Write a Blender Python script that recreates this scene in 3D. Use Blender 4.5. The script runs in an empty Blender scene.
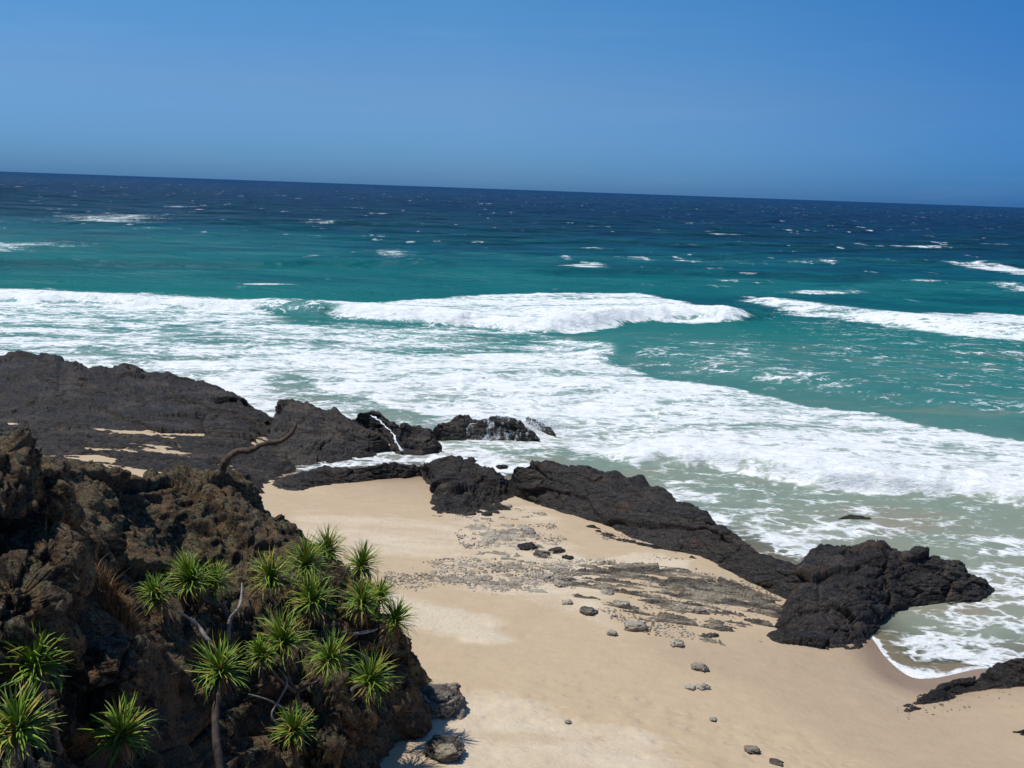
import bpy, math, random
import numpy as np
from mathutils import Vector

# ------------------------------------------------------------------ camera, sky, sun, exposure
scene = bpy.context.scene
FPX, W, H = 983.0, 1024, 768
CAMZ, PITCH, ROLL = 16.0, math.radians(11.2), math.radians(2.02)
SUN_EL, SUN_AZ = math.radians(66), math.radians(-95)      # azimuth measured from +Y towards +X
cam_d = bpy.data.cameras.new('camera'); cam = bpy.data.objects.new('camera', cam_d)
scene.collection.objects.link(cam); scene.camera = cam
cam_d.sensor_width = 36.0; cam_d.lens = 36.0 * FPX / W
cam_d.clip_start = 0.1; cam_d.clip_end = 90000
fw = Vector((0, math.cos(PITCH), -math.sin(PITCH)))
r0 = Vector((1, 0, 0)); u0 = Vector((0, math.sin(PITCH), math.cos(PITCH)))
cr = r0 * math.cos(ROLL) + u0 * math.sin(ROLL)
cu = u0 * math.cos(ROLL) - r0 * math.sin(ROLL)
from mathutils import Matrix
M = Matrix((cr, cu, -fw)).transposed().to_4x4(); M.translation = (0, 0, CAMZ)
cam.matrix_world = M
world = bpy.data.worlds.new('World'); scene.world = world; world.use_nodes = True
wn = world.node_tree; wn.nodes.clear()
sky = wn.nodes.new('ShaderNodeTexSky'); sky.sky_type = 'NISHITA'; sky.sun_disc = False
sky.sun_elevation = SUN_EL; sky.sun_rotation = SUN_AZ
sky.air_density = 1.0; sky.dust_density = 0.6; sky.ozone_density = 3.0; sky.altitude = 0
tc = wn.nodes.new('ShaderNodeTexCoord'); sx = wn.nodes.new('ShaderNodeSeparateXYZ'); wn.links.new(tc.outputs['Generated'], sx.inputs[0])
rp = wn.nodes.new('ShaderNodeValToRGB'); wn.links.new(sx.outputs['Z'], rp.inputs[0])
for k_, (p_, c_) in enumerate([(0.0, (.165, .40, .95)), (.03, (.20, .43, .89)), (.09, (.30, .485, .77)), (.19, (.255, .555, .80)), (.55, (.42, .66, .86))]):
    e_ = rp.color_ramp.elements[k_] if k_ < 2 else rp.color_ramp.elements.new(p_); e_.position = p_; e_.color = c_ + (1,)
hs = wn.nodes.new('ShaderNodeMix'); hs.data_type = 'RGBA'; hs.blend_type = 'MULTIPLY'; hs.inputs[0].default_value = 1.0
gain = wn.nodes.new('ShaderNodeVectorMath'); gain.operation = 'SCALE'; gain.inputs[3].default_value = 1.4
bg = wn.nodes.new('ShaderNodeBackground'); bg.inputs['Strength'].default_value = 0.096
wo = wn.nodes.new('ShaderNodeOutputWorld')
rx = wn.nodes.new('ShaderNodeValToRGB'); mr = wn.nodes.new('ShaderNodeMath'); mr.operation = 'MULTIPLY_ADD'; mr.inputs[1].default_value = .5; mr.inputs[2].default_value = .5
wn.links.new(sx.outputs['X'], mr.inputs[0]); wn.links.new(mr.outputs[0], rx.inputs[0])
for k_, (p_, c_) in enumerate([(.25, (.94, .985, 1.0)), (.48, (1, 1, 1)), (.60, (.80, .90, .96)), (.73, (.43, .68, .88)), (1.0, (.45, .7, .9))]):
    e_ = rx.color_ramp.elements[k_] if k_ < 2 else rx.color_ramp.elements.new(p_); e_.position = p_; e_.color = c_ + (1,)
ax = wn.nodes.new('ShaderNodeMix'); ax.data_type = 'RGBA'; ax.blend_type = 'MULTIPLY'; ax.inputs[0].default_value = 1.0
mpw = wn.nodes.new('ShaderNodeMapping'); mpw.inputs['Scale'].default_value = (4, 4, 34); wn.links.new(tc.outputs['Generated'], mpw.inputs[0])
nzw = wn.nodes.new('ShaderNodeTexNoise'); nzw.inputs['Detail'].default_value = 6; wn.links.new(mpw.outputs[0], nzw.inputs[0]); nzw.inputs['Scale'].default_value = 1.3
rw = wn.nodes.new('ShaderNodeMapRange'); rw.inputs[1].default_value = .55; rw.inputs[2].default_value = .8; rw.inputs[4].default_value = .018; wn.links.new(nzw.outputs['Fac'], rw.inputs[0])
cw = wn.nodes.new('ShaderNodeMix'); cw.data_type = 'RGBA'; cw.inputs[7].default_value = (8, 8.4, 9, 1)
wn.links.new(sky.outputs[0], hs.inputs[6]); wn.links.new(rp.outputs[0], hs.inputs[7]); wn.links.new(hs.outputs[2], ax.inputs[6]); wn.links.new(rx.outputs[0], ax.inputs[7]); wn.links.new(ax.outputs[2], cw.inputs[6]); wn.links.new(rw.outputs[0], cw.inputs[0]); wn.links.new(cw.outputs[2], gain.inputs[0]); wn.links.new(gain.outputs[0], bg.inputs[0]); wn.links.new(bg.outputs[0], wo.inputs[0])
sun_d = bpy.data.lights.new('sun', 'SUN'); sun = bpy.data.objects.new('sun', sun_d); scene.collection.objects.link(sun)
sun_d.energy = 4.0; sun_d.angle = math.radians(0.53); sun_d.color = (1.0, 0.96, 0.9)
sdir = Vector((math.sin(SUN_AZ) * math.cos(SUN_EL), math.cos(SUN_AZ) * math.cos(SUN_EL), math.sin(SUN_EL)))
sun.rotation_euler = sdir.to_track_quat('Z', 'Y').to_euler(); sun.location = (0, 0, 60)
vs = scene.view_settings; vs.view_transform = 'Standard'; vs.look = 'None'; vs.gamma = 1; vs.exposure = 0.0
vs.use_curve_mapping = False
scene.cycles.max_bounces = 6; scene.cycles.transparent_max_bounces = 8
scene.render.film_transparent = False

# ------------------------------------------------------------------ numeric helpers
CAM = np.array([0, 0, CAMZ]); FW, CR, CU = (np.array(v) for v in (fw, cr, cu))

def ray(px, py):
    px, py = np.asarray(px, float), np.asarray(py, float)
    d = FW + ((px - W / 2) / FPX)[..., None] * CR + (-(py - H / 2) / FPX)[..., None] * CU
    return d / np.linalg.norm(d, axis=-1, keepdims=True)

def at_z(px, py, z):
    d = ray(px, py); t = (np.asarray(z, float) - CAMZ) / d[..., 2]
    return CAM + d * t[..., None]

def at_d(px, py, dist):
    d = ray(px, py); t = np.asarray(dist, float) / np.hypot(d[..., 0], d[..., 1])
    return CAM + d * t[..., None]

def _h(ix, iy, iz, seed):
    n = (ix.astype(np.uint32) * np.uint32(374761393) + iy.astype(np.uint32) * np.uint32(668265263)
         + iz.astype(np.uint32) * np.uint32(2147483647) + np.uint32((seed * 1274126177) & 0xffffffff))
    n = (n ^ (n >> np.uint32(13))) * np.uint32(1274126177)
    n = (n ^ (n >> np.uint32(15))) * np.uint32(2246822519)
    n = n ^ (n >> np.uint32(16))
    return n.astype(np.float32) / np.float32(4294967295.0)

def noise(P, seed=0):
    """value noise in -1..1"""
    F = np.floor(P); f = (P - F).astype(np.float32); I = F.astype(np.int64)
    f = f * f * f * (f * (f * 6 - 15) + 10)
    out = 0
    for a in (0, 1):
        wa = f[:, 0] if a else 1 - f[:, 0]
        for b in (0, 1):
            wb = f[:, 1] if b else 1 - f[:, 1]
            for c in (0, 1):
                wc = f[:, 2] if c else 1 - f[:, 2]
                out = out + wa * wb * wc * _h(I[:, 0] + a, I[:, 1] + b, I[:, 2] + c, seed)
    return out * 2 - 1

def fbm(P, octv=4, seed=0, gain=0.5, lac=2.03):
    s, a, tot = 0, 1.0, 0
    for k in range(octv):
        s = s + a * noise(P * lac ** k + 17.3 * k, seed + k); tot += a; a *= gain
    return s / tot

def ridged(P, octv=4, seed=0):
    s, a, tot = 0, 1.0, 0
    for k in range(octv):
        s = s + a * (1 - 2 * np.abs(noise(P * 2.03 ** k + 11.1 * k, seed + k))); tot += a; a *= 0.5
    return s / tot

def blocks(P, seed=0, tilt=0.9):
    """angular rock blocks: every Worley cell is a tilted facet; returns facet height and distance to crack"""
    F = np.floor(P).astype(np.int64); n = len(P)
    b1 = np.full(n, 9.0, np.float32); b2 = b1.copy(); val = np.zeros(n, np.float32)
    for a in (-1, 0, 1):
        for b in (-1, 0, 1):
            for c in (-1, 0, 1):
                i, j, k = F[:, 0] + a, F[:, 1] + b, F[:, 2] + c
                dx = (P[:, 0] - i - _h(i, j, k, seed)).astype(np.float32)
                dy = (P[:, 1] - j - _h(i, j, k, seed + 1)).astype(np.float32)
                dz = (P[:, 2] - k - _h(i, j, k, seed + 2)).astype(np.float32)
                d2 = dx * dx + dy * dy + dz * dz
                v = (_h(i, j, k, seed + 3) - .5) + tilt * (dx * (_h(i, j, k, seed + 4) - .5) + dy * (_h(i, j, k, seed + 5) - .5) + dz * (_h(i, j, k, seed + 6) - .5)) * 2
                m = d2 < b1
                b2 = np.where(m, b1, np.minimum(b2, d2)); val = np.where(m, v, val); b1 = np.where(m, d2, b1)
    return val, np.sqrt(b2) - np.sqrt(b1)

def rock_disp(P, A, S, seed, stretch=(1, 1, 1), rot=0.0, bed=0.0, warp=.2):
    c, s = math.cos(rot), math.sin(rot)
    Q = np.stack([P[:, 0] * c + P[:, 1] * s, -P[:, 0] * s + P[:, 1] * c, P[:, 2]], 1) / np.array(stretch)
    wq = np.stack([fbm(Q / S * .8, 3, seed + 50), fbm(Q / S * .8 + 31, 3, seed + 51), fbm(Q / S * .8 + 77, 3, seed + 52)], 1)
    Q = Q + wq * S * warp
    d = 0
    for k, (sc, am) in enumerate(((1, 1.0), (2.6, .38), (6.5, .17))):
        v, e = blocks(Q * sc / S, seed + 10 * k, 1.5)
        d = d + am * (v - .42 * np.exp(-e / .035) + .06)
    d = d + .13 * ridged(Q * 5 / S, 4, seed + 90) + .10 * fbm(Q * 16 / S, 4, seed + 95, .6)
    if bed:
        b = (Q[:, 1] * .55 + Q[:, 2] * .85 + .25 * fbm(Q * .7, 3, seed + 97)) * 3.2 / S
        f = b - np.floor(b); hb = _h(np.floor(b).astype(np.int64), np.zeros(len(b), np.int64), np.zeros(len(b), np.int64), seed)
        d = d + bed * ((f ** .7) * .55 + hb * .5 - .5)
    return A * d

def sstep(a, b, x):
    t = np.clip((x - a) / (b - a), 0, 1); return t * t * (3 - 2 * t)

def rbf(ctrl):
    """smooth height function through (x, y, z) control points"""
    c = np.array(ctrl, float); X = c[:, :2]; n = len(c)
    K = np.sqrt(((X[:, None] - X[None]) ** 2).sum(-1) + 0.3)
    A = np.zeros((n + 1, n + 1)); A[:n, :n] = K - np.eye(n) * 0.02; A[:n, n] = 1; A[n, :n] = 1
    w = np.linalg.solve(A, np.append(c[:, 2], 0))
    def f(x, y):
        x, y = np.asarray(x, float), np.asarray(y, float)
        o = np.full(x.shape, w[n])
        for i in range(n):
            o = o + w[i] * np.sqrt((x - X[i, 0]) ** 2 + (y - X[i, 1]) ** 2 + 0.3)
        return o
    return f

def poly_sd(x, y, poly):
    """signed distance to a closed polygon, positive inside"""
    p = np.asarray(poly, float)[:, :2]; n = len(p)
    d = np.full(x.shape, 1e9); ins = np.zeros(x.shape, bool)
    for i in range(n):
        a, b = p[i], p[(i + 1) % n]; e = b - a
        t = np.clip(((x - a[0]) * e[0] + (y - a[1]) * e[1]) / (e @ e + 1e-9), 0, 1)
        d = np.minimum(d, (x - a[0] - t * e[0]) ** 2 + (y - a[1] - t * e[1]) ** 2)
        cnd = ((a[1] > y) != (b[1] > y)) & (x < (b[0] - a[0]) * (y - a[1]) / (b[1] - a[1] + 1e-12) + a[0])
        ins ^= cnd
    d = np.sqrt(d); return np.where(ins, d, -d)

def line_sd(x, y, line):
    """distance to an open polyline running left to right; positive on its seaward (+Y) side; also parameter 0..1"""
    p = np.asarray(line, float)[:, :2]; n = len(p)
    best = np.full(x.shape, 1e18); sg = np.zeros(x.shape); par = np.zeros(x.shape)
    for i in range(n - 1):
        a, b = p[i], p[i + 1]; e = b - a
        t = ((x - a[0]) * e[0] + (y - a[1]) * e[1]) / (e @ e + 1e-9)
        t = np.clip(t, 0 if i else -9, 1 if i < n - 2 else 9)
        dx, dy = x - a[0] - t * e[0], y - a[1] - t * e[1]; d2 = dx * dx + dy * dy
        m = d2 < best
        best = np.where(m, d2, best); sg = np.where(m, np.sign(e[0] * dy - e[1] * dx), sg)
        par = np.where(m, (i + t) / (n - 1), par)
    return np.sqrt(best) * sg, par

# ------------------------------------------------------------------ mesh helpers
COL = scene.collection
def tag(o, label=None, cat=None, group=None, kind=None):
    if label: o['label'] = label
    if cat: o['category'] = cat
    if group: o['group'] = group
    if kind: o['kind'] = kind
    return o

def mesh_obj(name, V, faces, mat, parent=None, smooth=True, attrs=None, loc=None):
    V = np.asarray(V, np.float32)
    if loc is not None: V = V - np.array(loc, np.float32)
    me = bpy.data.meshes.new(name)
    faces = np.asarray(faces, np.int32); k = faces.shape[1]; nf = len(faces)
    me.vertices.add(len(V)); me.vertices.foreach_set('co', V.ravel())
    me.loops.add(nf * k); me.loops.foreach_set('vertex_index', faces.ravel())
    me.polygons.add(nf); me.polygons.foreach_set('loop_start', np.arange(0, nf * k, k, dtype=np.int32))
    me.polygons.foreach_set('loop_total', np.full(nf, k, np.int32))
    me.polygons.foreach_set('use_smooth', np.full(nf, smooth, bool))
    me.update(calc_edges=True); me.validate()
    for an, arr in (attrs or {}).items():
        a = me.attributes.new(an, 'FLOAT', 'POINT'); a.data.foreach_set('value', np.asarray(arr, np.float32))
    me.materials.append(mat)
    o = bpy.data.objects.new(name, me); COL.objects.link(o)
    if loc is not None: o.location = loc
    if parent: o.parent = parent
    return o

def grid_faces(nu, nv):
    i = np.arange(nu * nv).reshape(nu, nv)
    return np.stack([i[:-1, :-1], i[1:, :-1], i[1:, 1:], i[:-1, 1:]], -1).reshape(-1, 4)

def grid_normals(G):
    du = np.gradient(G, axis=0); dv = np.gradient(G, axis=1)
    n = np.cross(du, dv); return n / (np.linalg.norm(n, axis=-1, keepdims=True) + 1e-9)

def resample(P, n):
    P = np.asarray(P, float); L = np.r_[0, np.cumsum(np.linalg.norm(np.diff(P, axis=0), axis=1))]
    t = np.linspace(0, L[-1], n); return np.stack([np.interp(t, L, P[:, k]) for k in range(P.shape[1])], 1)

# ------------------------------------------------------------------ node helper
class NT:
    def __init__(s, name):
        s.m = bpy.data.materials.new(name); s.m.use_nodes = True; s.t = s.m.node_tree; s.t.nodes.clear()
        s.out = s.n('ShaderNodeOutputMaterial'); s.geo = s.n('ShaderNodeNewGeometry')
        s.pos = s.geo.outputs['Position']
    def n(s, typ, **kw):
        nd = s.t.nodes.new(typ)
        for k, v in kw.items(): setattr(nd, k, v)
        return nd
    def put(s, sock, v):
        if isinstance(v, bpy.types.NodeSocket): s.t.links.new(v, sock)
        elif v is not None:
            try: sock.default_value = v
            except Exception: sock.default_value = tuple(v) + (1,)
    def math(s, op, a, b=None, c=None, clamp=False):
        nd = s.n('ShaderNodeMath', operation=op, use_clamp=clamp)
        s.put(nd.inputs[0], a); s.put(nd.inputs[1], b); s.put(nd.inputs[2], c); return nd.outputs[0]
    def scale(s, vec, xyz, off=(0, 0, 0), rot=(0, 0, 0)):
        nd = s.n('ShaderNodeMapping'); s.put(nd.inputs[0], vec)
        nd.inputs['Scale'].default_value = xyz; nd.inputs['Location'].default_value = off; nd.inputs['Rotation'].default_value = rot
        return nd.outputs[0]
    def noise(s, vec, sc, det=4, rough=.55, dist=0, col=False):
        nd = s.n('ShaderNodeTexNoise'); s.put(nd.inputs['Vector'], vec)
        nd.inputs['Scale'].default_value = sc; nd.inputs['Detail'].default_value = det
        nd.inputs['Roughness'].default_value = rough; nd.inputs['Distortion'].default_value = dist
        return nd.outputs['Color' if col else 'Fac']
    def voro(s, vec, sc, feat='F1', out='Distance'):
        nd = s.n('ShaderNodeTexVoronoi', feature=feat); s.put(nd.inputs['Vector'], vec); nd.inputs['Scale'].default_value = sc
        return nd.outputs[out]
    def rng(s, v, a, b, c=0, d=1, smooth=True):
        nd = s.n('ShaderNodeMapRange'); nd.interpolation_type = 'SMOOTHSTEP' if smooth else 'LINEAR'
        s.put(nd.inputs[0], v)
        for i, q in enumerate((a, b, c, d)): s.put(nd.inputs[i + 1], q)
        return nd.outputs[0]
    def mix(s, f, a, b, mode='MIX'):
        nd = s.n('ShaderNodeMix', data_type='RGBA', blend_type=mode)
        s.put(nd.inputs[0], f); s.put(nd.inputs[6], a); s.put(nd.inputs[7], b); return nd.outputs[2]
    def ramp(s, v, stops, interp='LINEAR'):
        nd = s.n('ShaderNodeValToRGB'); s.put(nd.inputs[0], v); cr_ = nd.color_ramp; cr_.interpolation = interp
        while len(cr_.elements) < len(stops): cr_.elements.new(.5)
        for e, (p, c) in zip(cr_.elements, stops): e.position = p; e.color = tuple(c) + (1,) if len(c) == 3 else c
        return nd.outputs[0]
    def attr(s, name): return s.n('ShaderNodeAttribute', attribute_name=name).outputs['Fac']
    def bump(s, h, st, dist, norm=None):
        nd = s.n('ShaderNodeBump'); s.put(nd.inputs['Height'], h); nd.inputs['Strength'].default_value = st
        nd.inputs['Distance'].default_value = dist; s.put(nd.inputs['Normal'], norm); return nd.outputs[0]
    def bsdf(s, col, rough, spec=.5, normal=None):
        nd = s.n('ShaderNodeBsdfPrincipled'); s.put(nd.inputs['Base Color'], col); s.put(nd.inputs['Roughness'], rough)
        s.put(nd.inputs['Specular IOR Level'], spec); s.put(nd.inputs['Normal'], normal); return nd
    def done(s, sh):
        s.t.links.new(sh if isinstance(sh, bpy.types.NodeSocket) else sh.outputs[0], s.out.inputs[0]); return s.m

# ------------------------------------------------------------------ materials
def make_dark_rock(name, rust=.25, pale=.3, base=(.012, .0095, .0075), base2=(.046, .034, .024), rot=0.0, wet=.3, foam=False, grain=1.0, tan=.6, bk=.6):
    t = NT(name); v = t.scale(t.pos, (1, 1, 1), rot=(0, 0, rot)); vs_ = t.scale(v, (.45, 1.6, 2.4))
    n1 = t.noise(vs_, 1.3, 8, .65, .3); n2 = t.noise(v, 5, 8, .7); n3 = t.noise(vs_, 6, 6, .7)
    c = t.mix(t.rng(n1, .42, .60), base, base2)
    c = t.mix(t.rng(n2, .52, .72, 0, .7 * grain), c, (.10, .092, .085))
    c = t.mix(t.rng(t.noise(t.scale(v, (.25, .5, 1.2), (7, 3, 1)), 1.1, 8, .72), .50, .60, 0, tan), c, t.mix(n2, (.09, .068, .048), (.19, .15, .105)))
    c = t.mix(t.math('MULTIPLY', t.rng(t.noise(v, .8, 7, .7), .54, .68, 0, rust * 2), t.rng(n2, .4, .6)), c, (.17, .085, .035))
    c = t.mix(t.math('MULTIPLY', t.rng(t.noise(vs_, 2.5, 8, .75), .58, .72, 0, pale * 2), t.rng(n3, .42, .6)), c, (.22, .19, .155))
    n5 = t.noise(v, 22, 5, .8); c = t.mix(t.rng(n5, .54, .64, 0, .85 * grain), c, (.21, .185, .155)); c = t.mix(t.rng(n5, .46, .38, 0, .8 * grain), c, (.012, .011, .011))
    if foam: c = t.mix(t.rng(t.noise(t.scale(v, (1.3, .7, .8)), 1.2, 8, .75, .3), .50, .60), c, (.74, .78, .79))
    v1 = t.voro(t.scale(v, (1.2, 2.2, 3)), 2.2, 'DISTANCE_TO_EDGE')
    h = t.math('ADD', t.math('MULTIPLY', n3, .6), t.math('ADD', t.math('MULTIPLY', n2, .35), t.rng(v1, 0, .06, -.12, 0)))
    h = t.math('ADD', h, t.math('MULTIPLY', n5, .18)); big = t.noise(t.scale(v, (.7, 1.1, 1.7), (4, 2, 9)), 1.5, 9, .68, .4); v2 = t.voro(t.scale(v, (.5, .9, 1.5), (1, 5, 2)), 1.1, 'DISTANCE_TO_EDGE')
    nb = t.bump(h, 1.0, .45 * bk); nb = t.bump(t.math('ADD', big, t.rng(v2, 0, .03, -.06, 0)), .8, .9 * bk, nb)
    c = t.mix(t.rng(v2, .025, 0, 0, .6 * grain), c, (.008, .007, .007))
    return t.done(t.bsdf(c, t.rng(n1, .3, .7, .72 - wet, .8), .45, nb))

def make_knoll_rock():
    t = NT('weathered_rock'); v = t.pos
    w = t.n('ShaderNodeVectorMath', operation='ADD'); t.put(w.inputs[0], v)
    wm = t.n('ShaderNodeVectorMath', operation='SCALE'); t.put(wm.inputs[0], t.noise(v, 1.5, 4, .6, col=True)); wm.inputs[3].default_value = .5
    t.put(w.inputs[1], wm.outputs[0]); q = w.outputs[0]
    n1 = t.noise(q, .7, 9, .68); n2 = t.noise(q, 3.5, 9, .72); n3 = t.noise(q, 12, 7, .75); n4 = t.noise(t.scale(q, (1, 1, 1), (9, 4, 2)), 2.4, 9, .7)
    n6 = t.noise(q, 26, 5, .8)
    c = t.mix(t.rng(n1, .44, .57), (.040, .027, .018), (.155, .10, .056))
    c = t.mix(t.rng(n2, .5, .7, 0, .8), c, (.19, .135, .085))
    c = t.mix(t.math('MULTIPLY', t.rng(n4, .48, .56, 0, .95), t.rng(n3, .40, .55)), c, (.20, .185, .10))      # grey green lichen
    c = t.mix(t.math('MULTIPLY', t.rng(t.noise(t.scale(q, (1, 1, 1), (3, 7, 1)), 2.0, 9, .75), .49, .57, 0, .95), t.rng(n2, .40, .54)), c, (.25, .15, .068))   # rusty ochre
    c = t.mix(t.math('MULTIPLY', t.rng(n6, .56, .63, 0, .9), t.rng(n2, .42, .6, .25, 1)), c, (.40, .34, .23))             # pale flecks
    c = t.mix(t.attr('soil'), c, t.mix(n3, (.17, .10, .05), (.30, .20, .11)))
    c = t.mix(t.math('MAXIMUM', t.rng(n3, .46, .39, 0, .9), t.rng(n6, .44, .36, 0, .8)), c, (.010, .008, .007))
    v1 = t.voro(q, 3.1, 'DISTANCE_TO_EDGE')
    h = t.math('ADD', t.math('MULTIPLY', n2, .7), t.math('ADD', t.math('MULTIPLY', n3, .4), t.rng(v1, 0, .05, -.12, 0)))
    return t.done(t.bsdf(c, .88, .25, t.bump(t.math('ADD', h, t.math('MULTIPLY', n6, .35)), 1.0, .2)))

def make_sand():
    t = NT('sand'); v = t.pos; dry = t.attr('dry'); wet = t.attr('wet')
    n1 = t.noise(t.scale(v, (.35, 1, 1), rot=(0, 0, .35)), .7, 7, .6, .5); n2 = t.noise(v, 6, 6, .7); n3 = t.noise(v, 90, 2, .6)
    n4 = t.noise(t.scale(v, (.5, 1.2, 1), rot=(0, 0, .4)), 2.2, 6, .6)
    d = t.rng(t.math('ADD', dry, t.math('ADD', t.math('MULTIPLY', t.math('SUBTRACT', n1, .5), 1.3), t.math('MULTIPLY', t.math('SUBTRACT', n2, .5), .5))), .2, .85)
    c = t.mix(d, (.50, .37, .225), (.67, .56, .395))
    c = t.mix(t.rng(n4, .35, .7, 0, .35), c, (.57, .44, .285))
    c = t.mix(wet, c, (.27, .185, .115))
    c = t.mix(t.rng(n3, .3, .7, 0, .25), c, (.33, .26, .20))
    c = t.mix(t.rng(t.noise(v, 25, 3, .7), .68, .76, 0, .5), c, (.2, .15, .11))
    h = t.math('ADD', t.math('MULTIPLY', n2, t.rng(dry, .2, .9, .15, .6)), t.math('MULTIPLY', t.noise(v, 1.7, 5, .55), .5))
    fp = t.voro(t.scale(v, (1, 1.4, 1)), 1.9, 'SMOOTH_F1')
    h = t.math('ADD', h, t.math('MULTIPLY', t.rng(fp, .1, .35, -.25, 0), t.attr('tread')))
    return t.done(t.bsdf(c, t.rng(wet, 0, 1, .9, .35), .3, t.bump(h, .8, .14)))

def make_sea():
    t = NT('sea_water'); P = t.pos; foam_c = t.attr('foam'); deep = t.attr('deep'); shal = t.attr('shallow')
    nbig = t.noise(t.scale(P, (.006, .02, 1)), 1, 5, .6)
    dd = t.math('ADD', deep, t.math('MULTIPLY', t.math('SUBTRACT', nbig, .5), .16))
    c = t.ramp(dd, [(0.0, (.27, .26, .18)), (.14, (.19, .245, .185)), (.21, (.11, .20, .17)), (.29, (.034, .165, .150)), (.37, (.010, .136, .124)), (.45, (.004, .108, .122)), (.56, (.003, .082, .120)),
                    (.68, (.004, .055, .112)), (.82, (.004, .031, .104)), (1.0, (.005, .030, .105))])
    c = t.mix(t.rng(t.noise(t.scale(P, (.05, .16, 1)), 1, 6, .65), .42, .72, 0, .4), c, t.mix(.5, c, (.03, .19, .17)))
    far_w = t.rng(deep, .36, .5)
    fine = t.math('ADD', t.math('MULTIPLY', t.noise(t.scale(P, (.05, .075, 1), rot=(0, 0, .12)), 1, 9, .72), .75), t.math('MULTIPLY', t.attr('crest'), .25))
    c = t.mix(t.math('MULTIPLY', t.rng(fine, .50, .66), t.math('MULTIPLY', far_w, .75)), c, t.mix(.5, c, (.03, .20, .20)))  # light coming through thin wave crests, painted into the water colour
    c = t.mix(t.math('MULTIPLY', t.rng(fine, .50, .36), t.math('MULTIPLY', far_w, .6)), c, (.003, .036, .066))  # shading of the wave troughs, painted in as darker water
    sandy = t.rng(t.noise(t.scale(P, (.12, .3, 1)), 1, 4, .6), .5, .68)
    c = t.mix(t.math('MULTIPLY', t.rng(t.noise(t.scale(P, (.02, .014, 1)), 1, 8, .75), .40, .64), t.rng(deep, .45, .65, 0, .6)), c, (.008, .055, .125))
    c = t.mix(t.math('MULTIPLY', sandy, t.attr('murk')), c, (.25, .22, .155))
    # foam cover: patches, torn lace and bubbles
    wv = t.n('ShaderNodeVectorMath', operation='ADD'); t.put(wv.inputs[0], P)
    ws = t.n('ShaderNodeVectorMath', operation='SCALE'); t.put(ws.inputs[0], t.noise(t.scale(P, (.22, .4, 1)), 1, 5, .6, col=True)); ws.inputs[3].default_value = 3.2
    t.put(wv.inputs[1], ws.outputs[0]); Q = wv.outputs[0]
    p1 = t.noise(t.scale(Q, (.22, .5, 1)), 1, 9, .66); p2 = t.noise(t.scale(Q, (.9, 1.6, 1)), 1, 7, .7)
    e1 = t.voro(t.scale(Q, (.55, .9, 1)), 1, 'DISTANCE_TO_EDGE'); e2 = t.voro(t.scale(Q, (1.5, 2.3, 1)), 1, 'DISTANCE_TO_EDGE')
    lace = t.math('ADD', t.rng(e1, 0, .28, .55, 0), t.rng(e2, 0, .3, .4, 0))
    n = t.math('ADD', t.math('MULTIPLY', t.rng(p1, .28, .72, 0, 1, False), .64), t.math('ADD', t.math('MULTIPLY', t.rng(p2, .28, .72, 0, 1, False), .22), t.math('MULTIPLY', lace, t.rng(deep, .18, .04, .34, .56))))
    th = t.math('SUBTRACT', 1.04, foam_c)
    f = t.rng(t.math('SUBTRACT', n, th), -.10, .24)
    # white horses far out
    wcn = t.noise(t.scale(P, (.14, .045, 1)), 1, 3, .5); wcm = t.noise(t.scale(P, (.008, .006, 1)), 1, 2, .5)
    wc = t.math('MULTIPLY', t.rng(t.math('ADD', wcn, t.math('MULTIPLY', wcm, .3)), .835, .88), t.rng(deep, .40, .55, 0, .6))
    wc = t.math('MULTIPLY', wc, t.rng(t.noise(t.scale(P, (.6, .2, 1)), 1, 3, .6), .4, .55))
    f = t.math('MAXIMUM', f, wc)
    fcol = t.mix(t.rng(p2, .32, .66), (.70, .74, .72), (.93, .92, .885))
    veil = t.rng(t.math('SUBTRACT', t.math('ADD', foam_c, t.math('MULTIPLY', t.math('SUBTRACT', p2, .5), .5)), .22), 0, .42, 0, .85)
    c = t.mix(veil, c, t.mix(t.rng(deep, .1, .36), (.36, .385, .31), (.24, .40, .365)))
    # wave facets
    b1 = t.noise(t.scale(P, (.35, .8, 1)), 1, 8, .62); b2 = t.noise(t.scale(P, (.03, .075, 1)), 1, 7, .68)
    b3 = t.noise(t.scale(P, (.007, .02, 1)), 1, 8, .72)
    nb = t.bump(t.math('MULTIPLY', b1, t.rng(deep, .05, .3, .25, 1)), .6, .8); nb = t.bump(t.math('MULTIPLY', b2, t.rng(deep, .3, .5)), .8, 5.0, nb); nb = t.bump(t.math('MULTIPLY', b3, t.rng(deep, .5, .65)), .9, 18.0, nb)
    water = t.n('ShaderNodeBsdfDiffuse'); t.put(water.inputs[0], c); t.put(water.inputs['Normal'], nb)
    gl = t.n('ShaderNodeBsdfGlossy'); gl.inputs['Roughness'].default_value = .22; t.put(gl.inputs['Normal'], nb); gl.inputs[0].default_value = (.75, .85, 1, 1)
    lw = t.n('ShaderNodeLayerWeight'); lw.inputs[0].default_value = .25; t.put(lw.inputs['Normal'], nb)
    mx = t.n('ShaderNodeMixShader'); t.put(mx.inputs[0], t.math('MINIMUM', t.math('MULTIPLY', lw.outputs['Fresnel'], .25), .06)); t.t.links.new(water.outputs[0], mx.inputs[1]); t.t.links.new(gl.outputs[0], mx.inputs[2])
    tr = t.n('ShaderNodeBsdfTransparent'); tr.inputs[0].default_value = (.93, .96, .92, 1)
    m2 = t.n('ShaderNodeMixShader'); t.put(m2.inputs[0], t.math('MULTIPLY', shal, .92)); t.t.links.new(mx.outputs[0], m2.inputs[1]); t.t.links.new(tr.outputs[0], m2.inputs[2])
    fh = t.math('ADD', t.math('MULTIPLY', p1, 1.2), t.math('MULTIPLY', p2, .55))
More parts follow.
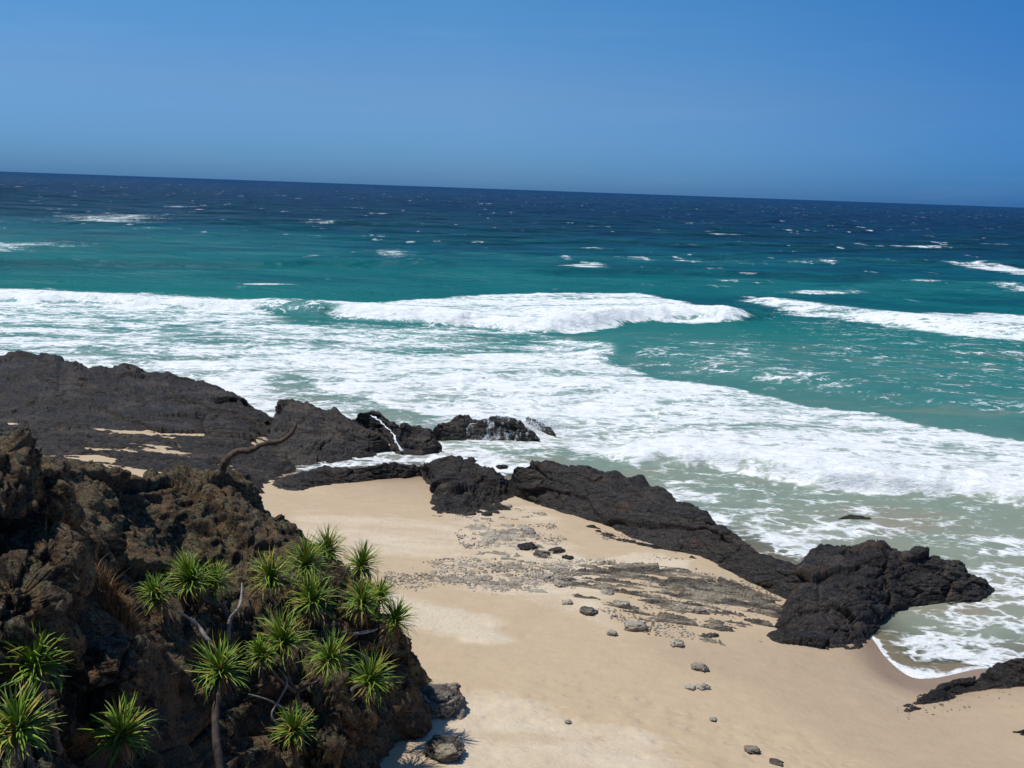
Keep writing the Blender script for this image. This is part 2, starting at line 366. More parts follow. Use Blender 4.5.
    fb = t.bsdf(fcol, .9, .1, t.bump(fh, .7, .6))
    m3 = t.n('ShaderNodeMixShader'); t.put(m3.inputs[0], f); t.t.links.new(m2.outputs[0], m3.inputs[1]); t.t.links.new(fb.outputs[0], m3.inputs[2])
    return t.done(m3.outputs[0])

def simple(name, stops, sc=6, rough=.7, spec=.3, attr=None, bumpd=.02):
    t = NT(name); n = t.noise(t.pos, sc, 5, .65)
    f = t.attr(attr) if attr else t.rng(n, .3, .7)
    c = t.ramp(f, stops); c = t.mix(t.rng(n, .3, .7, 0, .35), c, t.mix(.6, c, (.02, .02, .01)))
    return t.done(t.bsdf(c, rough, spec, t.bump(n, .6, bumpd)))

M_ROCK = make_dark_rock('dark_rock', .28, .35, tan=.5)
M_ROCK_BROWN = make_dark_rock('brown_wet_rock', .45, .12, (.024, .019, .016), (.062, .050, .040))
M_RIDGE = make_dark_rock('strata_rock', .38, .10, rot=.45, tan=.18, wet=.42)
M_PAVE = make_dark_rock('sandy_reef_rock', .15, .75, (.21, .17, .115), (.52, .43, .30), wet=.05, grain=.3, tan=.3, bk=.12)
M_STONE = make_dark_rock('grey_stone', .05, .5, (.24, .205, .155), (.45, .39, .30), wet=0, grain=.4, tan=.2, bk=.08)
M_WASHED = make_dark_rock('foam_washed_rock', .3, .1, (.024, .019, .016), (.062, .050, .040), foam=True)
M_LEDGE = make_dark_rock('broken_ledge_rock', .2, .5, (.085, .070, .052), (.37, .31, .22), wet=.05, grain=.6, tan=.4, bk=.2)
M_KNOLL = make_knoll_rock(); M_SAND = make_sand(); M_SEA = make_sea()
M_LEAF = simple('strap_leaf', [(0, (.040, .10, .014)), (.45, (.105, .205, .020)), (.85, (.25, .36, .035)), (1, (.38, .29, .06))], 8, .5, .22, 'tint', .004)
M_DEAD = simple('dead_leaf', [(0, (.10, .06, .035)), (.6, (.23, .13, .06)), (1, (.36, .26, .15))], 8, .8, .2, 'tint', .004)
M_BARK = simple('pale_bark', [(0, (.05, .038, .03)), (1, (.16, .125, .10))], 7, .85)
M_TWIG = simple('pale_twig', [(0, (.16, .13, .115)), (1, (.40, .35, .31))], 7, .85)
M_LOG = simple('brown_bark', [(0, (.05, .034, .024)), (1, (.13, .085, .058))], 5, .85)
M_STRAW = simple('dry_grass_blade', [(0, (.09, .045, .018)), (.6, (.22, .11, .04)), (1, (.34, .22, .10))], 9, .8, .2, 'tint', .004)
M_SPRAY = simple('spray_white', [(0, (.78, .82, .84)), (1, (.88, .9, .9))], 3, .9, .1)

# ------------------------------------------------------------------ beach heights
BC = [(-80, 30, 4), (-60, 60, 1.2), (-60, 100, -1.5), (60, 95, -3.5), (-10, 95, -2.5), (90, 60, -3), (30, 70, -2.5), (60, 30, 1.2), (35, 15, 2.2), (0, 10, 2.6), (-30, 10, 5), (80, 10, 2)]
for px, py, z in [(330, 505, .75), (300, 480, .35), (430, 478, .12), (440, 500, .35), (400, 540, 1.0), (450, 600, 1.3), (450, 700, 1.6), (520, 560, 1.0), (600, 600, 1.1),
                  (560, 520, .75), (620, 550, .8), (700, 565, .75), (760, 610, .7), (700, 640, .95), (800, 655, .55), (865, 642, .06), (880, 662, .03), (905, 683, .02), (925, 688, .04), (700, 700, 1.3),
                  (860, 700, .75), (960, 735, .7), (1010, 700, .35), (1060, 690, .2), (600, 750, 1.7), (800, 760, 1.4), (1010, 765, 1.0), (40, 428, 1.1), (180, 480, .8), (-100, 440, 1.3), (120, 440, 1.0), (250, 440, .7),
                  (900, 655, -.18), (950, 640, -.5), (1000, 640, -.45), (1040, 600, -1), (930, 560, -1.3), (700, 480, -1.3), (820, 530, -1.2), (600, 455, -1.2), (470, 425, -1.0), (330, 395, -1.2), (100, 345, -1.5),
                  (340, 470, -.15), (300, 474, -.1), (500, 448, -.7), (420, 458, -.4), (560, 465, -.6), (640, 475, -1.0), (300, 455, -.2), (980, 668, -.05)]:
    p = at_z(px, py, z); BC.append((p[0], p[1], z))
zb_raw = rbf(BC)
def zb(x, y):
    return np.clip(zb_raw(x, y), -6, 8)

def on_beach(px, py, z0=.8):
    z = np.full(np.shape(px), z0)
    for _ in range(6):
        p = at_z(px, py, z); z = .5 * z + .5 * np.maximum(zb(p[..., 0], p[..., 1]), -.05)
    return at_z(px, py, z)

def build_beach():
    xs = np.r_[np.linspace(-90, -32, 60)[:-1], np.linspace(-32, 26, 560)[:-1], np.linspace(26, 90, 70)]
    ys = np.r_[np.linspace(-12, 20, 40)[:-1], np.linspace(20, 66, 480)[:-1], np.linspace(66, 120, 60)]
    X, Y = np.meshgrid(xs, ys, indexing='ij'); x, y = X.ravel(), Y.ravel()
    z = zb(x, y)
    P2 = np.stack([x * .5 + y * .2, y * 1.1 - x * .3, 0 * x], 1)
    land = sstep(0.0, .5, z)
    z = z + land * (.10 * fbm(P2 * .35, 3, 5) + .035 * fbm(P2 * 1.4, 3, 6))
    # trampled patch low in the frame
    def mask(pts, soft):
        q = on_beach(np.array([a for a, b in pts], float), np.array([b for a, b in pts], float))
        wx = x + 1.0 * fbm(np.stack([x, y, 0 * x], 1) * .5, 3, 41); wy = y + 1.0 * fbm(np.stack([x, y, 0 * x], 1) * .5, 3, 42)
        return sstep(-soft, soft, poly_sd(wx, wy, q))
    tread = np.maximum(mask([(440, 700), (520, 680), (700, 705), (860, 760), (900, 800), (430, 800)], .6), .35 * mask([(380, 600), (520, 620), (640, 690), (430, 690)], .6))
    tread = np.clip(tread, 0, 1)
    fp = 0
    v, e = blocks(np.stack([x * 1.6, y * 1.6, 0 * x + .5], 1), 77)
    z = z + tread * (.05 * v * np.clip(e * 4, 0, 1) - .02)
    dry = np.zeros(len(x))
    for pts, val, s in [([(280, 520), (330, 510), (430, 520), (500, 545), (480, 560), (400, 556), (300, 545)], .55, .9),
                        ([(370, 590), (420, 600), (470, 612), (512, 634), (450, 640), (370, 618)], .95, .7),
                        ([(430, 680), (520, 700), (640, 735), (700, 790), (400, 800)], .62, 1.0),
                        ([(440, 500), (530, 495), (600, 560), (640, 640), (560, 610), (430, 580)], .5, .9),
                        ([(560, 560), (700, 556), (680, 570), (580, 580)], .8, .3), ([(-60, 418), (60, 420), (50, 440), (-60, 440)], .6, .5)]:
        dry = np.maximum(dry, val * mask(pts, s))
    wet = sstep(.62, .02, z) * (.55 + .45 * sstep(.25, .02, z))
    wet = np.maximum(wet, .25 * mask([(640, 640), (860, 640), (920, 690), (1060, 720), (1060, 790), (900, 790), (760, 700)], 1.2))
    i = grid_faces(len(xs), len(ys))
    o = mesh_obj('beach', np.stack([x, y, z], 1), i, M_SAND, attrs={'dry': dry, 'wet': wet, 'tread': tread})
    tag(o, 'pale tan sandy beach between the dark rocks', 'beach', kind='structure')
build_beach()

# ------------------------------------------------------------------ sea
def ln(pts, z=0.3):
    a = np.array(pts, float); return at_z(a[:, 0], a[:, 1], z)

def build_sea():
    r = [24.0]
    while r[-1] < 420: r.append(r[-1] * 1.0040 )
    while r[-1] < 2200: r.append(r[-1] * 1.011)
    while r[-1] < 60000: r.append(r[-1] * 1.03)
    r = np.array(r); a = np.radians(np.linspace(-41, 41, 820))
    R, A = np.meshgrid(r, a, indexing='ij'); x, y = (R * np.sin(A)).ravel(), (R * np.cos(A)).ravel(); rr = R.ravel()
    zbv = zb(x, y); depth = np.where(rr < 200, np.clip(-zbv, -3, 6), 6.0)
    P = np.stack([x, y, 0 * x], 1)
    # swell and chop
    rng = np.random.default_rng(4); z = np.zeros(len(x))
    for k in range(46):
        L = 2.2 * 1.085 ** k * rng.uniform(.9, 1.1)
        th = math.radians(-90 + 8 + rng.normal(0, 22)); kx, ky = math.cos(th), math.sin(th)
        fade = 1 - sstep(L * 60, L * 160, rr)
        am = .0085 * L * rng.uniform(.5, 1.0) if L < 30 else .22
        ph = 2 * math.pi / L * (kx * x + ky * y) + rng.uniform(0, 6.28) + 1.4 * noise(P / (L * 3.5), 200 + k)
        z += fade * am * (np.exp(1.1 * (np.sin(ph) - 1)) - .45)
    damp = sstep(.1, 2.2, depth); sw = z.copy(); z *= damp * (.62 + .85 * sstep(110, 240, rr))
    warpx = x + 2.0 * fbm(P * .16, 4, 60) + .5 * fbm(P * .9, 3, 64); warpy = y + 2.6 * fbm(P * .16, 4, 61) + .7 * fbm(P * .9, 3, 65)
    fx = x + rr * .012 * fbm(P * .12, 4, 62); fy = y + rr * .05 * fbm(P * .12, 4, 63)
    foam = np.zeros(len(x)); off0 = y + .18 * x
    def F(pts, val, soft, zz=0.3, near=True):
        nonlocal foam
        q = ln(pts, zz); foam = np.maximum(foam, val * sstep(-soft, soft, poly_sd(warpx if near else fx, warpy if near else fy, q)))
    # --- breakers: raised crests with steep shoreward faces
    def breaker(pts, zz, hgt, wf, wb, fnoise=.35, ends=.12, fm=None):
        nonlocal z, foam
        q = ln(pts, zz); d, par = line_sd(x + 1.0 * fbm(P * .25, 3, 66), y + 1.4 * fbm(P * .25, 3, 67), q)
        prof = sstep(-wf, 0.0, d) * np.exp(-np.clip(d, 0, None) / wb)
        env = sstep(0, ends, par) * sstep(1, 1 - ends, par) * (1 + fnoise * fbm(P * .11, 3, 68))
        z = np.maximum(z, z * .35 + hgt * prof * env * damp) if hgt > 0 else z
        if fm: foam = np.maximum(foam, fm[0] * sstep(fm[1] - 1, fm[1] + 1, d) * sstep(fm[2] + 3, fm[2] - 3, d) * sstep(0, ends, par) * sstep(1, 1 - ends, par))
        return d, par
    breaker([(250, 300), (330, 312), (400, 316), (460, 319), (545, 324), (600, 320), (660, 312), (720, 316), (765, 320)], .5, 1.6, 4.0, 13, ends=.1, fm=(.80, -3.0, 3.5))
    breaker([(-160, 292), (-60, 292), (0, 293), (40, 296), (120, 299), (200, 302), (270, 303), (320, 308)], .6, .95, 3.5, 12, ends=.1, fm=(.78, -2.5, 3))
    breaker([(738, 293), (765, 297), (800, 303), (850, 308), (900, 314), (960, 322), (1060, 330), (1160, 334)], .9, 1.2, 9, 12, ends=.2, fm=(.60, -5, 4))
    breaker([(480, 276), (540, 270), (600, 269), (660, 270), (740, 272), (860, 276), (1000, 285), (1100, 290)], .5, .8, 7, 16)
    breaker([(560, 345), (640, 352), (740, 370), (840, 384), (960, 400), (1100, 420)], .3, .95, 6, 12)
    breaker([(-160, 262), (0, 262), (120, 262), (260, 264), (380, 262), (470, 264)], .4, 1.0, 7, 18)
    d, par = breaker([(600, 452), (640, 462), (700, 460), (760, 470), (830, 485), (900, 490), (960, 492), (1024, 500), (1140, 512)], .1, 1.15, .9, 12, .5, .06, fm=(.80, -.7, 4.0)); bore_d = d
    breaker([(150, 372), (250, 380), (400, 384), (520, 375), (600, 372)], .2, .45, 1.5, 9)
    breaker([(640, 520), (740, 520), (860, 545), (1000, 560), (1100, 575)], .0, .16, 1.0, 6)
    F([(150, 345), (300, 352), (420, 354), (520, 350), (600, 352), (640, 376), (740, 392), (870, 411), (960, 428), (1100, 455), (1100, 508), (1024, 500), (960, 492), (900, 490), (830, 485), (760, 470), (700, 460), (650, 466), (560, 455), (530, 470), (440, 460), (300, 450), (250, 420), (150, 370)], .60, 1.0)
    F([(-120, 285), (60, 291), (270, 302), (330, 322), (400, 335), (500, 345), (450, 360), (250, 380), (230, 420), (-120, 380)], .50, 3)
    F([(-120, 352), (60, 350), (220, 362), (300, 375), (330, 420), (200, 400), (-120, 390)], .59, 2.5)
    F([(290, 304), (330, 302), (400, 297), (460, 292), (520, 290), (640, 290), (690, 300), (750, 316), (700, 319), (650, 316), (590, 325), (545, 326), (460, 321), (400, 317), (335, 314)], .60, 1.5, .7)
    F([(-160, 286), (40, 285), (120, 294), (270, 298), (285, 306), (130, 305), (40, 301), (-160, 302)], .60, 2, .8)
    F([(745, 293), (800, 301), (850, 307), (900, 314), (1000, 311), (1160, 313), (1160, 345), (985, 336), (950, 332), (880, 321), (800, 312), (760, 303)], .60, 3, .6)
    F([(640, 470), (700, 460), (850, 490), (1150, 515), (1150, 665), (1000, 655), (930, 690), (870, 640), (980, 590), (940, 550), (830, 540), (800, 560), (760, 545), (680, 495)], .31, 1.0, 0)
    F([(680, 495), (760, 525), (830, 525), (880, 540), (940, 550), (830, 548), (800, 570), (760, 552), (700, 520)], .44, .8, 0)
    F([(960, 560), (1000, 570), (1100, 590), (1100, 640), (1000, 620), (950, 640), (900, 625), (980, 600)], .31, .8, 0)
    F([(300, 318), (540, 328), (620, 345), (640, 372), (520, 352), (400, 350)], .44, 3)
    F([(280, 486), (340, 468), (440, 456), (500, 450), (560, 455), (640, 480), (560, 435), (440, 440), (300, 462)], .54, .7, 0)
    F([(530, 455), (640, 460), (730, 500), (690, 500), (620, 476), (550, 466)], .50, .8, 0)
    F([(430, 440), (560, 430), (600, 450), (520, 462), (450, 456)], .50, .6, 0)
    F([(552, 264), (572, 261.5), (612, 263.5), (590, 266)], .56, 5, .8, False)
    F([(930, 260), (980, 261), (1040, 269), (1100, 275), (1100, 282), (1000, 270)], .54, 4, .6, False)
    F([(990, 283), (1060, 288), (1060, 293), (1000, 287)], .48, 4, .6, False)
    F([(-80, 241), (60, 240), (85, 244), (40, 250), (-80, 251)], .44, 14, .3, False)
    F([(50, 216), (110, 213), (170, 215), (150, 222), (60, 223)], .44, 20, .3, False)
    F([(370, 250), (400, 247), (420, 254), (390, 260)], .46, 6, .3, False)
    F([(240, 282), (300, 282), (300, 286), (240, 286)], .47, 4, .3, False)
    F([(600, 345), (760, 330), (840, 375), (960, 410), (760, 392), (650, 378)], .28, 6, .3)
    F([(760, 300), (1100, 330), (1100, 440), (900, 400), (780, 360)], .25, 6, .3)
    wis = sstep(.22, .5, sw) * sstep(.12, .45, fbm(np.stack([x * .05, y * .05, 0 * x], 1), 4, 97)) * sstep(130, 180, off0) * sstep(900, 500, rr)
    foam = np.maximum(foam, .46 * wis)
    foam = foam * (1 - .42 * sstep(-7, -4, bore_d) * sstep(-.6, -1.6, bore_d) * (rr < 120))
    gap = ln([(262, 302), (300, 300), (335, 306), (330, 317), (280, 314)], .6); foam = foam * (1 - .5 * sstep(-2.5, 2.5, poly_sd(warpx, warpy, gap)))
    # foam lines where wash runs out on the sand or round rocks
    edge = np.exp(-((depth - .05) / .035) ** 2) * (rr < 60) * (x > 8)
    foam = np.maximum(foam, edge * (.56 + .5 * fbm(P * 1.1, 3, 77)))
    st = fbm(np.stack([x * .10 + y * .02, y * .34 - x * .08, 0 * x], 1), 5, 90, .6); st2 = fbm(np.stack([x * .5, y * 1.2, 0 * x], 1), 4, 95, .6)
    foam = np.clip(foam - sstep(.1, .5, foam) * (.34 * np.clip(st, -.25, 1) + .10 * st2) * (1 - .75 * sstep(.68, .80, foam)), 0, 1)
    z += sstep(.55, .95, foam) * (.24 * ridged(P * np.array([.38, .6, 1]), 5, 70) + .12 * fbm(P * 1.9, 3, 71)) * damp
    z += .05 * fbm(P * 1.3, 3, 72) * sstep(.0, .5, depth) * (rr < 150)
    z = z + .03 * sstep(-.1, .3, depth) - .05
    z = np.where(zbv > .35, np.minimum(z, zbv - .3), z)
    # colour zone by distance out from the shore line
    off = np.maximum(y + .18 * x, 1)
    deep = np.interp(np.log(off), np.log([30, 48, 62, 85, 120, 180, 270, 420, 700, 1500]), [0, .08, .16, .27, .36, .44, .53, .64, .78, 1])
    deep = deep + .05 * fbm(np.stack([x * .012, y * .02, 0 * x], 1), 3, 80)
    shallow = sstep(.48, .0, depth) * (rr < 90)
    murk = np.interp(off, [30, 60, 85, 110, 125], [.9, .7, .25, .3, 0])
    o = mesh_obj('sea', np.stack([x, y, z], 1), grid_faces(len(r), len(a)), M_SEA, attrs={'foam': foam, 'deep': deep, 'shallow': shallow, 'murk': murk, 'crest': np.clip(.5 + sw * .9, 0, 1)})
    tag(o, 'blue and teal sea with white breakers and foam', 'sea', kind='structure')
build_sea()

# ------------------------------------------------------------------ dark rocks along the shore
def loft_rock(name, label, crest, front, mat, A=.3, S=1.6, seed=1, nu=260, nv=90, back=2.5, stretch=(1.8, 1, .8), rot=0.0, prof=.75, group=None, jag=.2, parent=None, bed=.5):
    """crest: (px, py, height), front: (px, py) along the near foot; grows a real solid ridge with a back slope"""
    A = A * .58
    c = np.array(crest, float); C3 = resample(at_z(c[:, 0], c[:, 1], c[:, 2]), nu)
    f = np.array(front, float); f3 = on_beach(f[:, 0], f[:, 1]); F3 = resample(f3, nu)
    F3[:, 2] = np.maximum(zb(F3[:, 0], F3[:, 1]), -.3) - .12
    u = np.linspace(0, 1, nu); jg = 1 + jag * fbm(np.stack([C3[:, 0] * .9, C3[:, 1] * .9, 0 * u], 1), 4, seed + 300)
    dirb = np.array([0.0, 1.0]); endt = np.sqrt(np.clip(np.sin(np.pi * np.clip(u, .0, 1)), 0, 1)) * .85 + .15
    B3 = C3.copy(); B3[:, :2] += dirb * (back * endt)[:, None]; B3[:, 2] = -1.0
    t = np.linspace(0, 1, nv); G = np.zeros((nu, nv, 3)); k = int(nv * .62)
    tf = np.linspace(0, 1, k); tb = np.linspace(0, 1, nv - k + 1)[1:]
    lo = F3 + (F3 - C3) * np.array([.08, .08, 0]); lo[:, 2] -= .55
    for j, s in enumerate(tf):
        s2 = (s - .08) / .92
        if s2 < 0: G[:, j] = lo + (F3 - lo) * (s / .08)
        else:
            G[:, j] = F3 + (C3 - F3) * s2; G[:, j, 2] = F3[:, 2] + (C3[:, 2] - F3[:, 2]) * (1 - (1 - s2) ** (1 / prof)) if prof < 1 else G[:, j, 2]
    for j, s in enumerate(tb):
        G[:, k + j - 1 + (1 if k + j < nv else 0) - (0 if k + j < nv else 0)] = 0 if False else G[:, k + j - 1 + (1 if k + j < nv else 0)]
    for j in range(k, nv):
        s = tb[j - k] if j - k < len(tb) else 1.0
        G[:, j] = C3 + (B3 - C3) * s; G[:, j, 2] = C3[:, 2] + (B3[:, 2] - C3[:, 2]) * (s ** 1.5)
    N = grid_normals(G); N = np.where(N[..., 2:3].mean() < 0, -N, N)
    for _ in range(4): N[:, 1:-1] = (N[:, :-2] + N[:, 1:-1] + N[:, 2:]) / 3; N[1:-1] = (N[:-2] + N[1:-1] + N[2:]) / 3
    N /= np.linalg.norm(N, axis=-1, keepdims=True) + 1e-9
    V = G.reshape(-1, 3); D = rock_disp(V, A, S, seed, stretch, rot, bed).reshape(nu, nv)
    taper = np.clip(np.minimum(u, 1 - u) * 12, .15, 1)[:, None]
    G = G + N * (D * taper)[..., None]
    G[..., 2] += ((jg - 1) * np.maximum(C3[:, 2] - F3[:, 2], .2))[:, None] * np.r_[tf ** 2, np.linspace(1, 0, nv - k)][None]
    V = G.reshape(-1, 3); o0 = C3[nu // 2]; loc = (float(o0[0]), float(o0[1]), float(zb(o0[0], o0[1])))
    o = mesh_obj(name, V, grid_faces(nu, nv), mat, loc=loc, parent=parent)
    if parent is None: tag(o, label, 'rock', group or 'dark rocks along the shore')
    return o

loft_rock('rock_ridge', 'broad dark rock ridge at far left below the surf', [(-130, 352, 3.2), (-60, 351, 3.2), (0, 354, 3.0), (40, 355, 3.0), (75, 361, 2.8), (86, 371, 2.5), (103, 364, 2.7), (130, 370, 2.5), (190, 378, 2.2), (215, 388, 2.0), (240, 403, 1.6), (262, 412, 1.2), (290, 420, .6)],
          [(-130, 428), (0, 426), (100, 432), (200, 441), (260, 440), (292, 430)], M_ROCK, .42, 2.4, 3, 520, 150, 5, rot=-.1)
loft_rock('rock_outcrop', 'jagged brown black rock with pointed left tip beside white surf', [(276, 412, 1.0), (280, 404, 2.0), (300, 404, 2.1), (330, 410, 1.9), (352, 420, 1.6), (372, 432, 1.2), (388, 444, .5)],
          [(262, 458), (280, 466), (310, 468), (345, 463), (375, 457), (392, 450)], M_ROCK_BROWN, .35, 1.5, 11, 260, 110, 3.0, rot=.3)
loft_rock('rock_outcrop', 'rounded brown rock behind the trickle of white water', [(354, 422, .8), (360, 414, 1.6), (378, 414, 1.6), (395, 422, 1.3), (408, 432, .6)],
          [(356, 430), (372, 440), (392, 446), (410, 440)], M_ROCK_BROWN, .25, 1.2, 21, 160, 80, 2.0)
loft_rock('rock_outcrop', 'squat brown boulder in the surf at end of pale channel', [(392, 440, .6), (402, 428, 1.4), (418, 424, 1.5), (432, 431, 1.2), (442, 446, .4)],
          [(386, 450), (400, 456), (422, 457), (442, 452)], M_ROCK_BROWN, .28, 1.2, 31, 160, 80, 1.6)
loft_rock('rock_outcrop', 'low brown rock next to the spray covered rock', [(428, 436, .4), (440, 424, 1.0), (455, 417, 1.3), (470, 416, 1.2), (482, 428, .4)],
          [(428, 440), (445, 442), (465, 442), (484, 438)], M_ROCK_BROWN, .22, 1.1, 41, 160, 70, 1.4)
loft_rock('rock_outcrop', 'wave washed rock half hidden by white spray', [(464, 432, .4), (478, 421, 1.1), (497, 415, 1.4), (515, 420, 1.2), (528, 430, .7), (540, 439, .2)],
          [(466, 440), (490, 442), (520, 441), (540, 440)], M_WASHED, .24, 1.0, 51, 170, 70, 1.6)
loft_rock('rock_outcrop', 'small slanting rock awash in foam, seaward of spray', [(526, 418, .3), (536, 420, .6), (548, 427, .55), (556, 434, .2)],
          [(528, 424), (540, 430), (554, 436)], M_ROCK_BROWN, .12, .6, 55, 90, 50, .7)
loft_rock('rock_reef', 'low flat black reef strip edging the top of sand', [(262, 482, .4), (300, 471, .9), (340, 467, .9), (380, 464, .9), (412, 462, .8), (426, 468, .3)],
          [(262, 494), (285, 495), (305, 490), (330, 485), (370, 480), (405, 478), (426, 474)], M_ROCK, .22, .9, 61, 280, 80, .9, stretch=(2.2, 1, .7), rot=0, jag=.5)
loft_rock('rock_outcrop', 'black cracked rock slabs between reef strip and long ridge', [(420, 470, .5), (430, 461, 1.4), (455, 460, 1.5), (472, 461, 1.4), (484, 471, 1.2), (500, 478, .9), (514, 480, .4)],
          [(424, 480), (440, 492), (428, 506), (432, 517), (455, 516), (480, 508), (514, 500)], M_ROCK, .36, 1.1, 71, 240, 120, 1.5, stretch=(1.7, 1, .9))
loft_rock('rock_ridge', 'long black rock ridge sloping from beach down to right', [(510, 482, .8), (514, 468, 1.9), (535, 463, 2.2), (560, 463, 2.3), (600, 469, 2.3), (640, 481, 2.2), (680, 500, 2.0), (720, 525, 1.75), (760, 550, 1.5), (790, 566, 1.3), (830, 586, 1.0)],
          [(510, 494), (540, 506), (575, 517), (605, 527), (628, 541), (660, 549), (700, 556), (740, 578), (790, 602), (832, 616)], M_RIDGE, .36, 1.7, 81, 620, 170, 2.4, stretch=(2.6, 1, .7), rot=-.55)
loft_rock('rock_headland', 'big black rock at right end jutting into foamy water', [(806, 572, .7), (818, 549, 1.5), (840, 549, 1.7), (862, 546, 1.8), (885, 547, 1.8), (912, 555, 1.5), (940, 558, 1.4), (962, 564, 1.1), (978, 576, .7), (994, 588, .1)],
          [(770, 622), (778, 642), (800, 648), (828, 648), (858, 638), (884, 621), (910, 613), (945, 609), (975, 603), (996, 592)], M_ROCK, .42, 1.6, 91, 460, 190, 1.8, stretch=(1.9, 1, .8), rot=.35, prof=.62)
loft_rock('rock_outcrop', 'pointed grey brown rock spike beside the headland rock', [(812, 566, .6), (816, 546, 1.5), (824, 543, 1.6), (836, 548, 1.3), (846, 556, .8)],
          [(812, 572), (824, 576), (838, 572), (848, 566)], M_STONE, .2, .8, 95, 110, 60, .9)
loft_rock('rock_outcrop', 'black rock point reaching in at lower right corner', [(985, 680, .2), (1000, 661, .8), (1024, 657, 1.0), (1070, 652, 1.1), (1150, 650, 1.1)],
          [(985, 686), (1005, 688), (1024, 686), (1070, 686), (1150, 690)], M_ROCK, .2, .9, 101, 160, 70, 1.5)
loft_rock('rock_reef', 'thin tapering black reef tongue at lower right', [(900, 709, .35), (925, 695, .4), (945, 687, .45), (965, 682, .42), (985, 677, .42), (1010, 680, .3)],
          [(896, 713), (925, 704), (950, 699), (972, 694), (992, 690), (1012, 690)], M_ROCK, .16, .8, 105, 220, 60, .7, stretch=(2.4, 1, .7), jag=.6)
loft_rock('rock_outcrop', 'dark rock just breaking the swirling water', [(838, 519, .02), (850, 514, .22), (860, 515, .2), (872, 519, .02)], [(838, 521), (855, 523), (872, 521)], M_ROCK_BROWN, .08, .6, 107, 80, 40, .5)

# low reef flats: rough rock sheets that poke through the sand
def flat_reef(name, label, poly, amp, thr, mat, seed, step=.07, S=1.0, stretch=(2.2, 1, 1), rot=0.0, group='low reef flats in the sand'):
    q = on_beach(np.array([a for a, b in poly], float), np.array([b for a, b in poly], float))
    x0, y0 = q[:, 0].min() - .6, q[:, 1].min() - .6; x1, y1 = q[:, 0].max() + .6, q[:, 1].max() + .6
    nx, ny = int((x1 - x0) / step) + 2, int((y1 - y0) / step) + 2
    X, Y = np.meshgrid(np.linspace(x0, x1, nx), np.linspace(y0, y1, ny), indexing='ij'); x, y = X.ravel(), Y.ravel()
    c, s = math.cos(rot), math.sin(rot)
    Q = np.stack([(x * c + y * s) / stretch[0], (-x * s + y * c) / stretch[1], 0 * x], 1)
    wx = x + .8 * fbm(Q * .9, 3, seed); wy = y + .8 * fbm(Q * .9 + 9, 3, seed + 1)
    m = sstep(-.5, 1.0, poly_sd(wx, wy, q))
    Pz = np.stack([Q[:, 0], Q[:, 1], 0 * x + .3], 1)
    h = rock_disp(Pz, 1.0, S, seed, (1, 1, 1)) + .8 * fbm(Q * .45, 3, seed + 8) + .55 * ridged(Q * 3.2, 5, seed + 9) + .25 * fbm(Q * 14, 3, seed + 12)
    z = zb(x, y) + amp * (h * .5 - thr) * m - .5 * (1 - m)
    z = np.where(m < .02, zb(x, y) - .6, z)
    cx, cy = float(q[:, 0].mean()), float(q[:, 1].mean())
    o = mesh_obj(name, np.stack([x, y, z], 1), grid_faces(nx, ny), mat, loc=(cx, cy, float(zb(cx, cy))))
    return tag(o, label, 'rock', group)

flat_reef('reef_flat', 'wide black reef flat with sand patches below far left ridge', [(-130, 424), (0, 424), (100, 428), (200, 436), (280, 430), (300, 470), (270, 492), (230, 500), (150, 500), (-130, 500)], .48, -.1, M_ROCK, 201, .10, 1.5, (3, 1, 1), 0)
flat_reef('reef_flat', 'sandy layered reef flat at foot of long ridge', [(690, 566), (740, 580), (800, 602), (800, 640), (770, 640), (690, 640), (660, 632), (560, 600), (540, 570), (600, 560)], .34, .19, M_LEDGE, 211, .035, .42, (4.5, .7, 1), -.16)
flat_reef('reef_flat', 'dark ragged reef ledge on the sand under long ridge', [(572, 528), (600, 524), (640, 540), (690, 552), (720, 566), (680, 560), (620, 548), (585, 534)], .34, -.10, M_ROCK, 221, .05, .8, (2.5, 1, 1), -.4)
flat_reef('reef_flat', 'low rough brown ledge beside the headland foot', [(668, 622), (720, 618), (745, 630), (725, 646), (690, 644), (670, 636)], .42, -.06, M_LEDGE, 231, .04, .6, (1.8, 1, 1), -.1)
flat_reef('reef_flat', 'patchy grey rubble reef near middle of the sand', [(450, 515), (540, 512), (580, 560), (600, 600), (560, 600), (470, 600), (400, 580), (390, 570), (470, 560)], .22, .2, M_STONE, 241, .04, .28, (2.2, .9, 1), -.2)
flat_reef('reef_flat', 'dark cracked rock scraps below black slabs', [(426, 496), (470, 500), (520, 505), (515, 520), (470, 520), (430, 518)], .3, -.02, M_ROCK, 251, .05, .6, (1.6, 1, 1), 0)
flat_reef('reef_flat', 'thin black rock scraps below lower right tongue', [(895, 706), (960, 704), (985, 714), (950, 724), (900, 716)], .22, .06, M_ROCK, 261, .05, .5, (2.4, .8, 1), 0)
flat_reef('reef_flat', 'small black rock scrap at lower right edge of frame', [(1000, 722), (1050, 716), (1060, 740), (1008, 736)], .24, -.04, M_ROCK, 271, .05, .5, (2, .8, 1), 0)

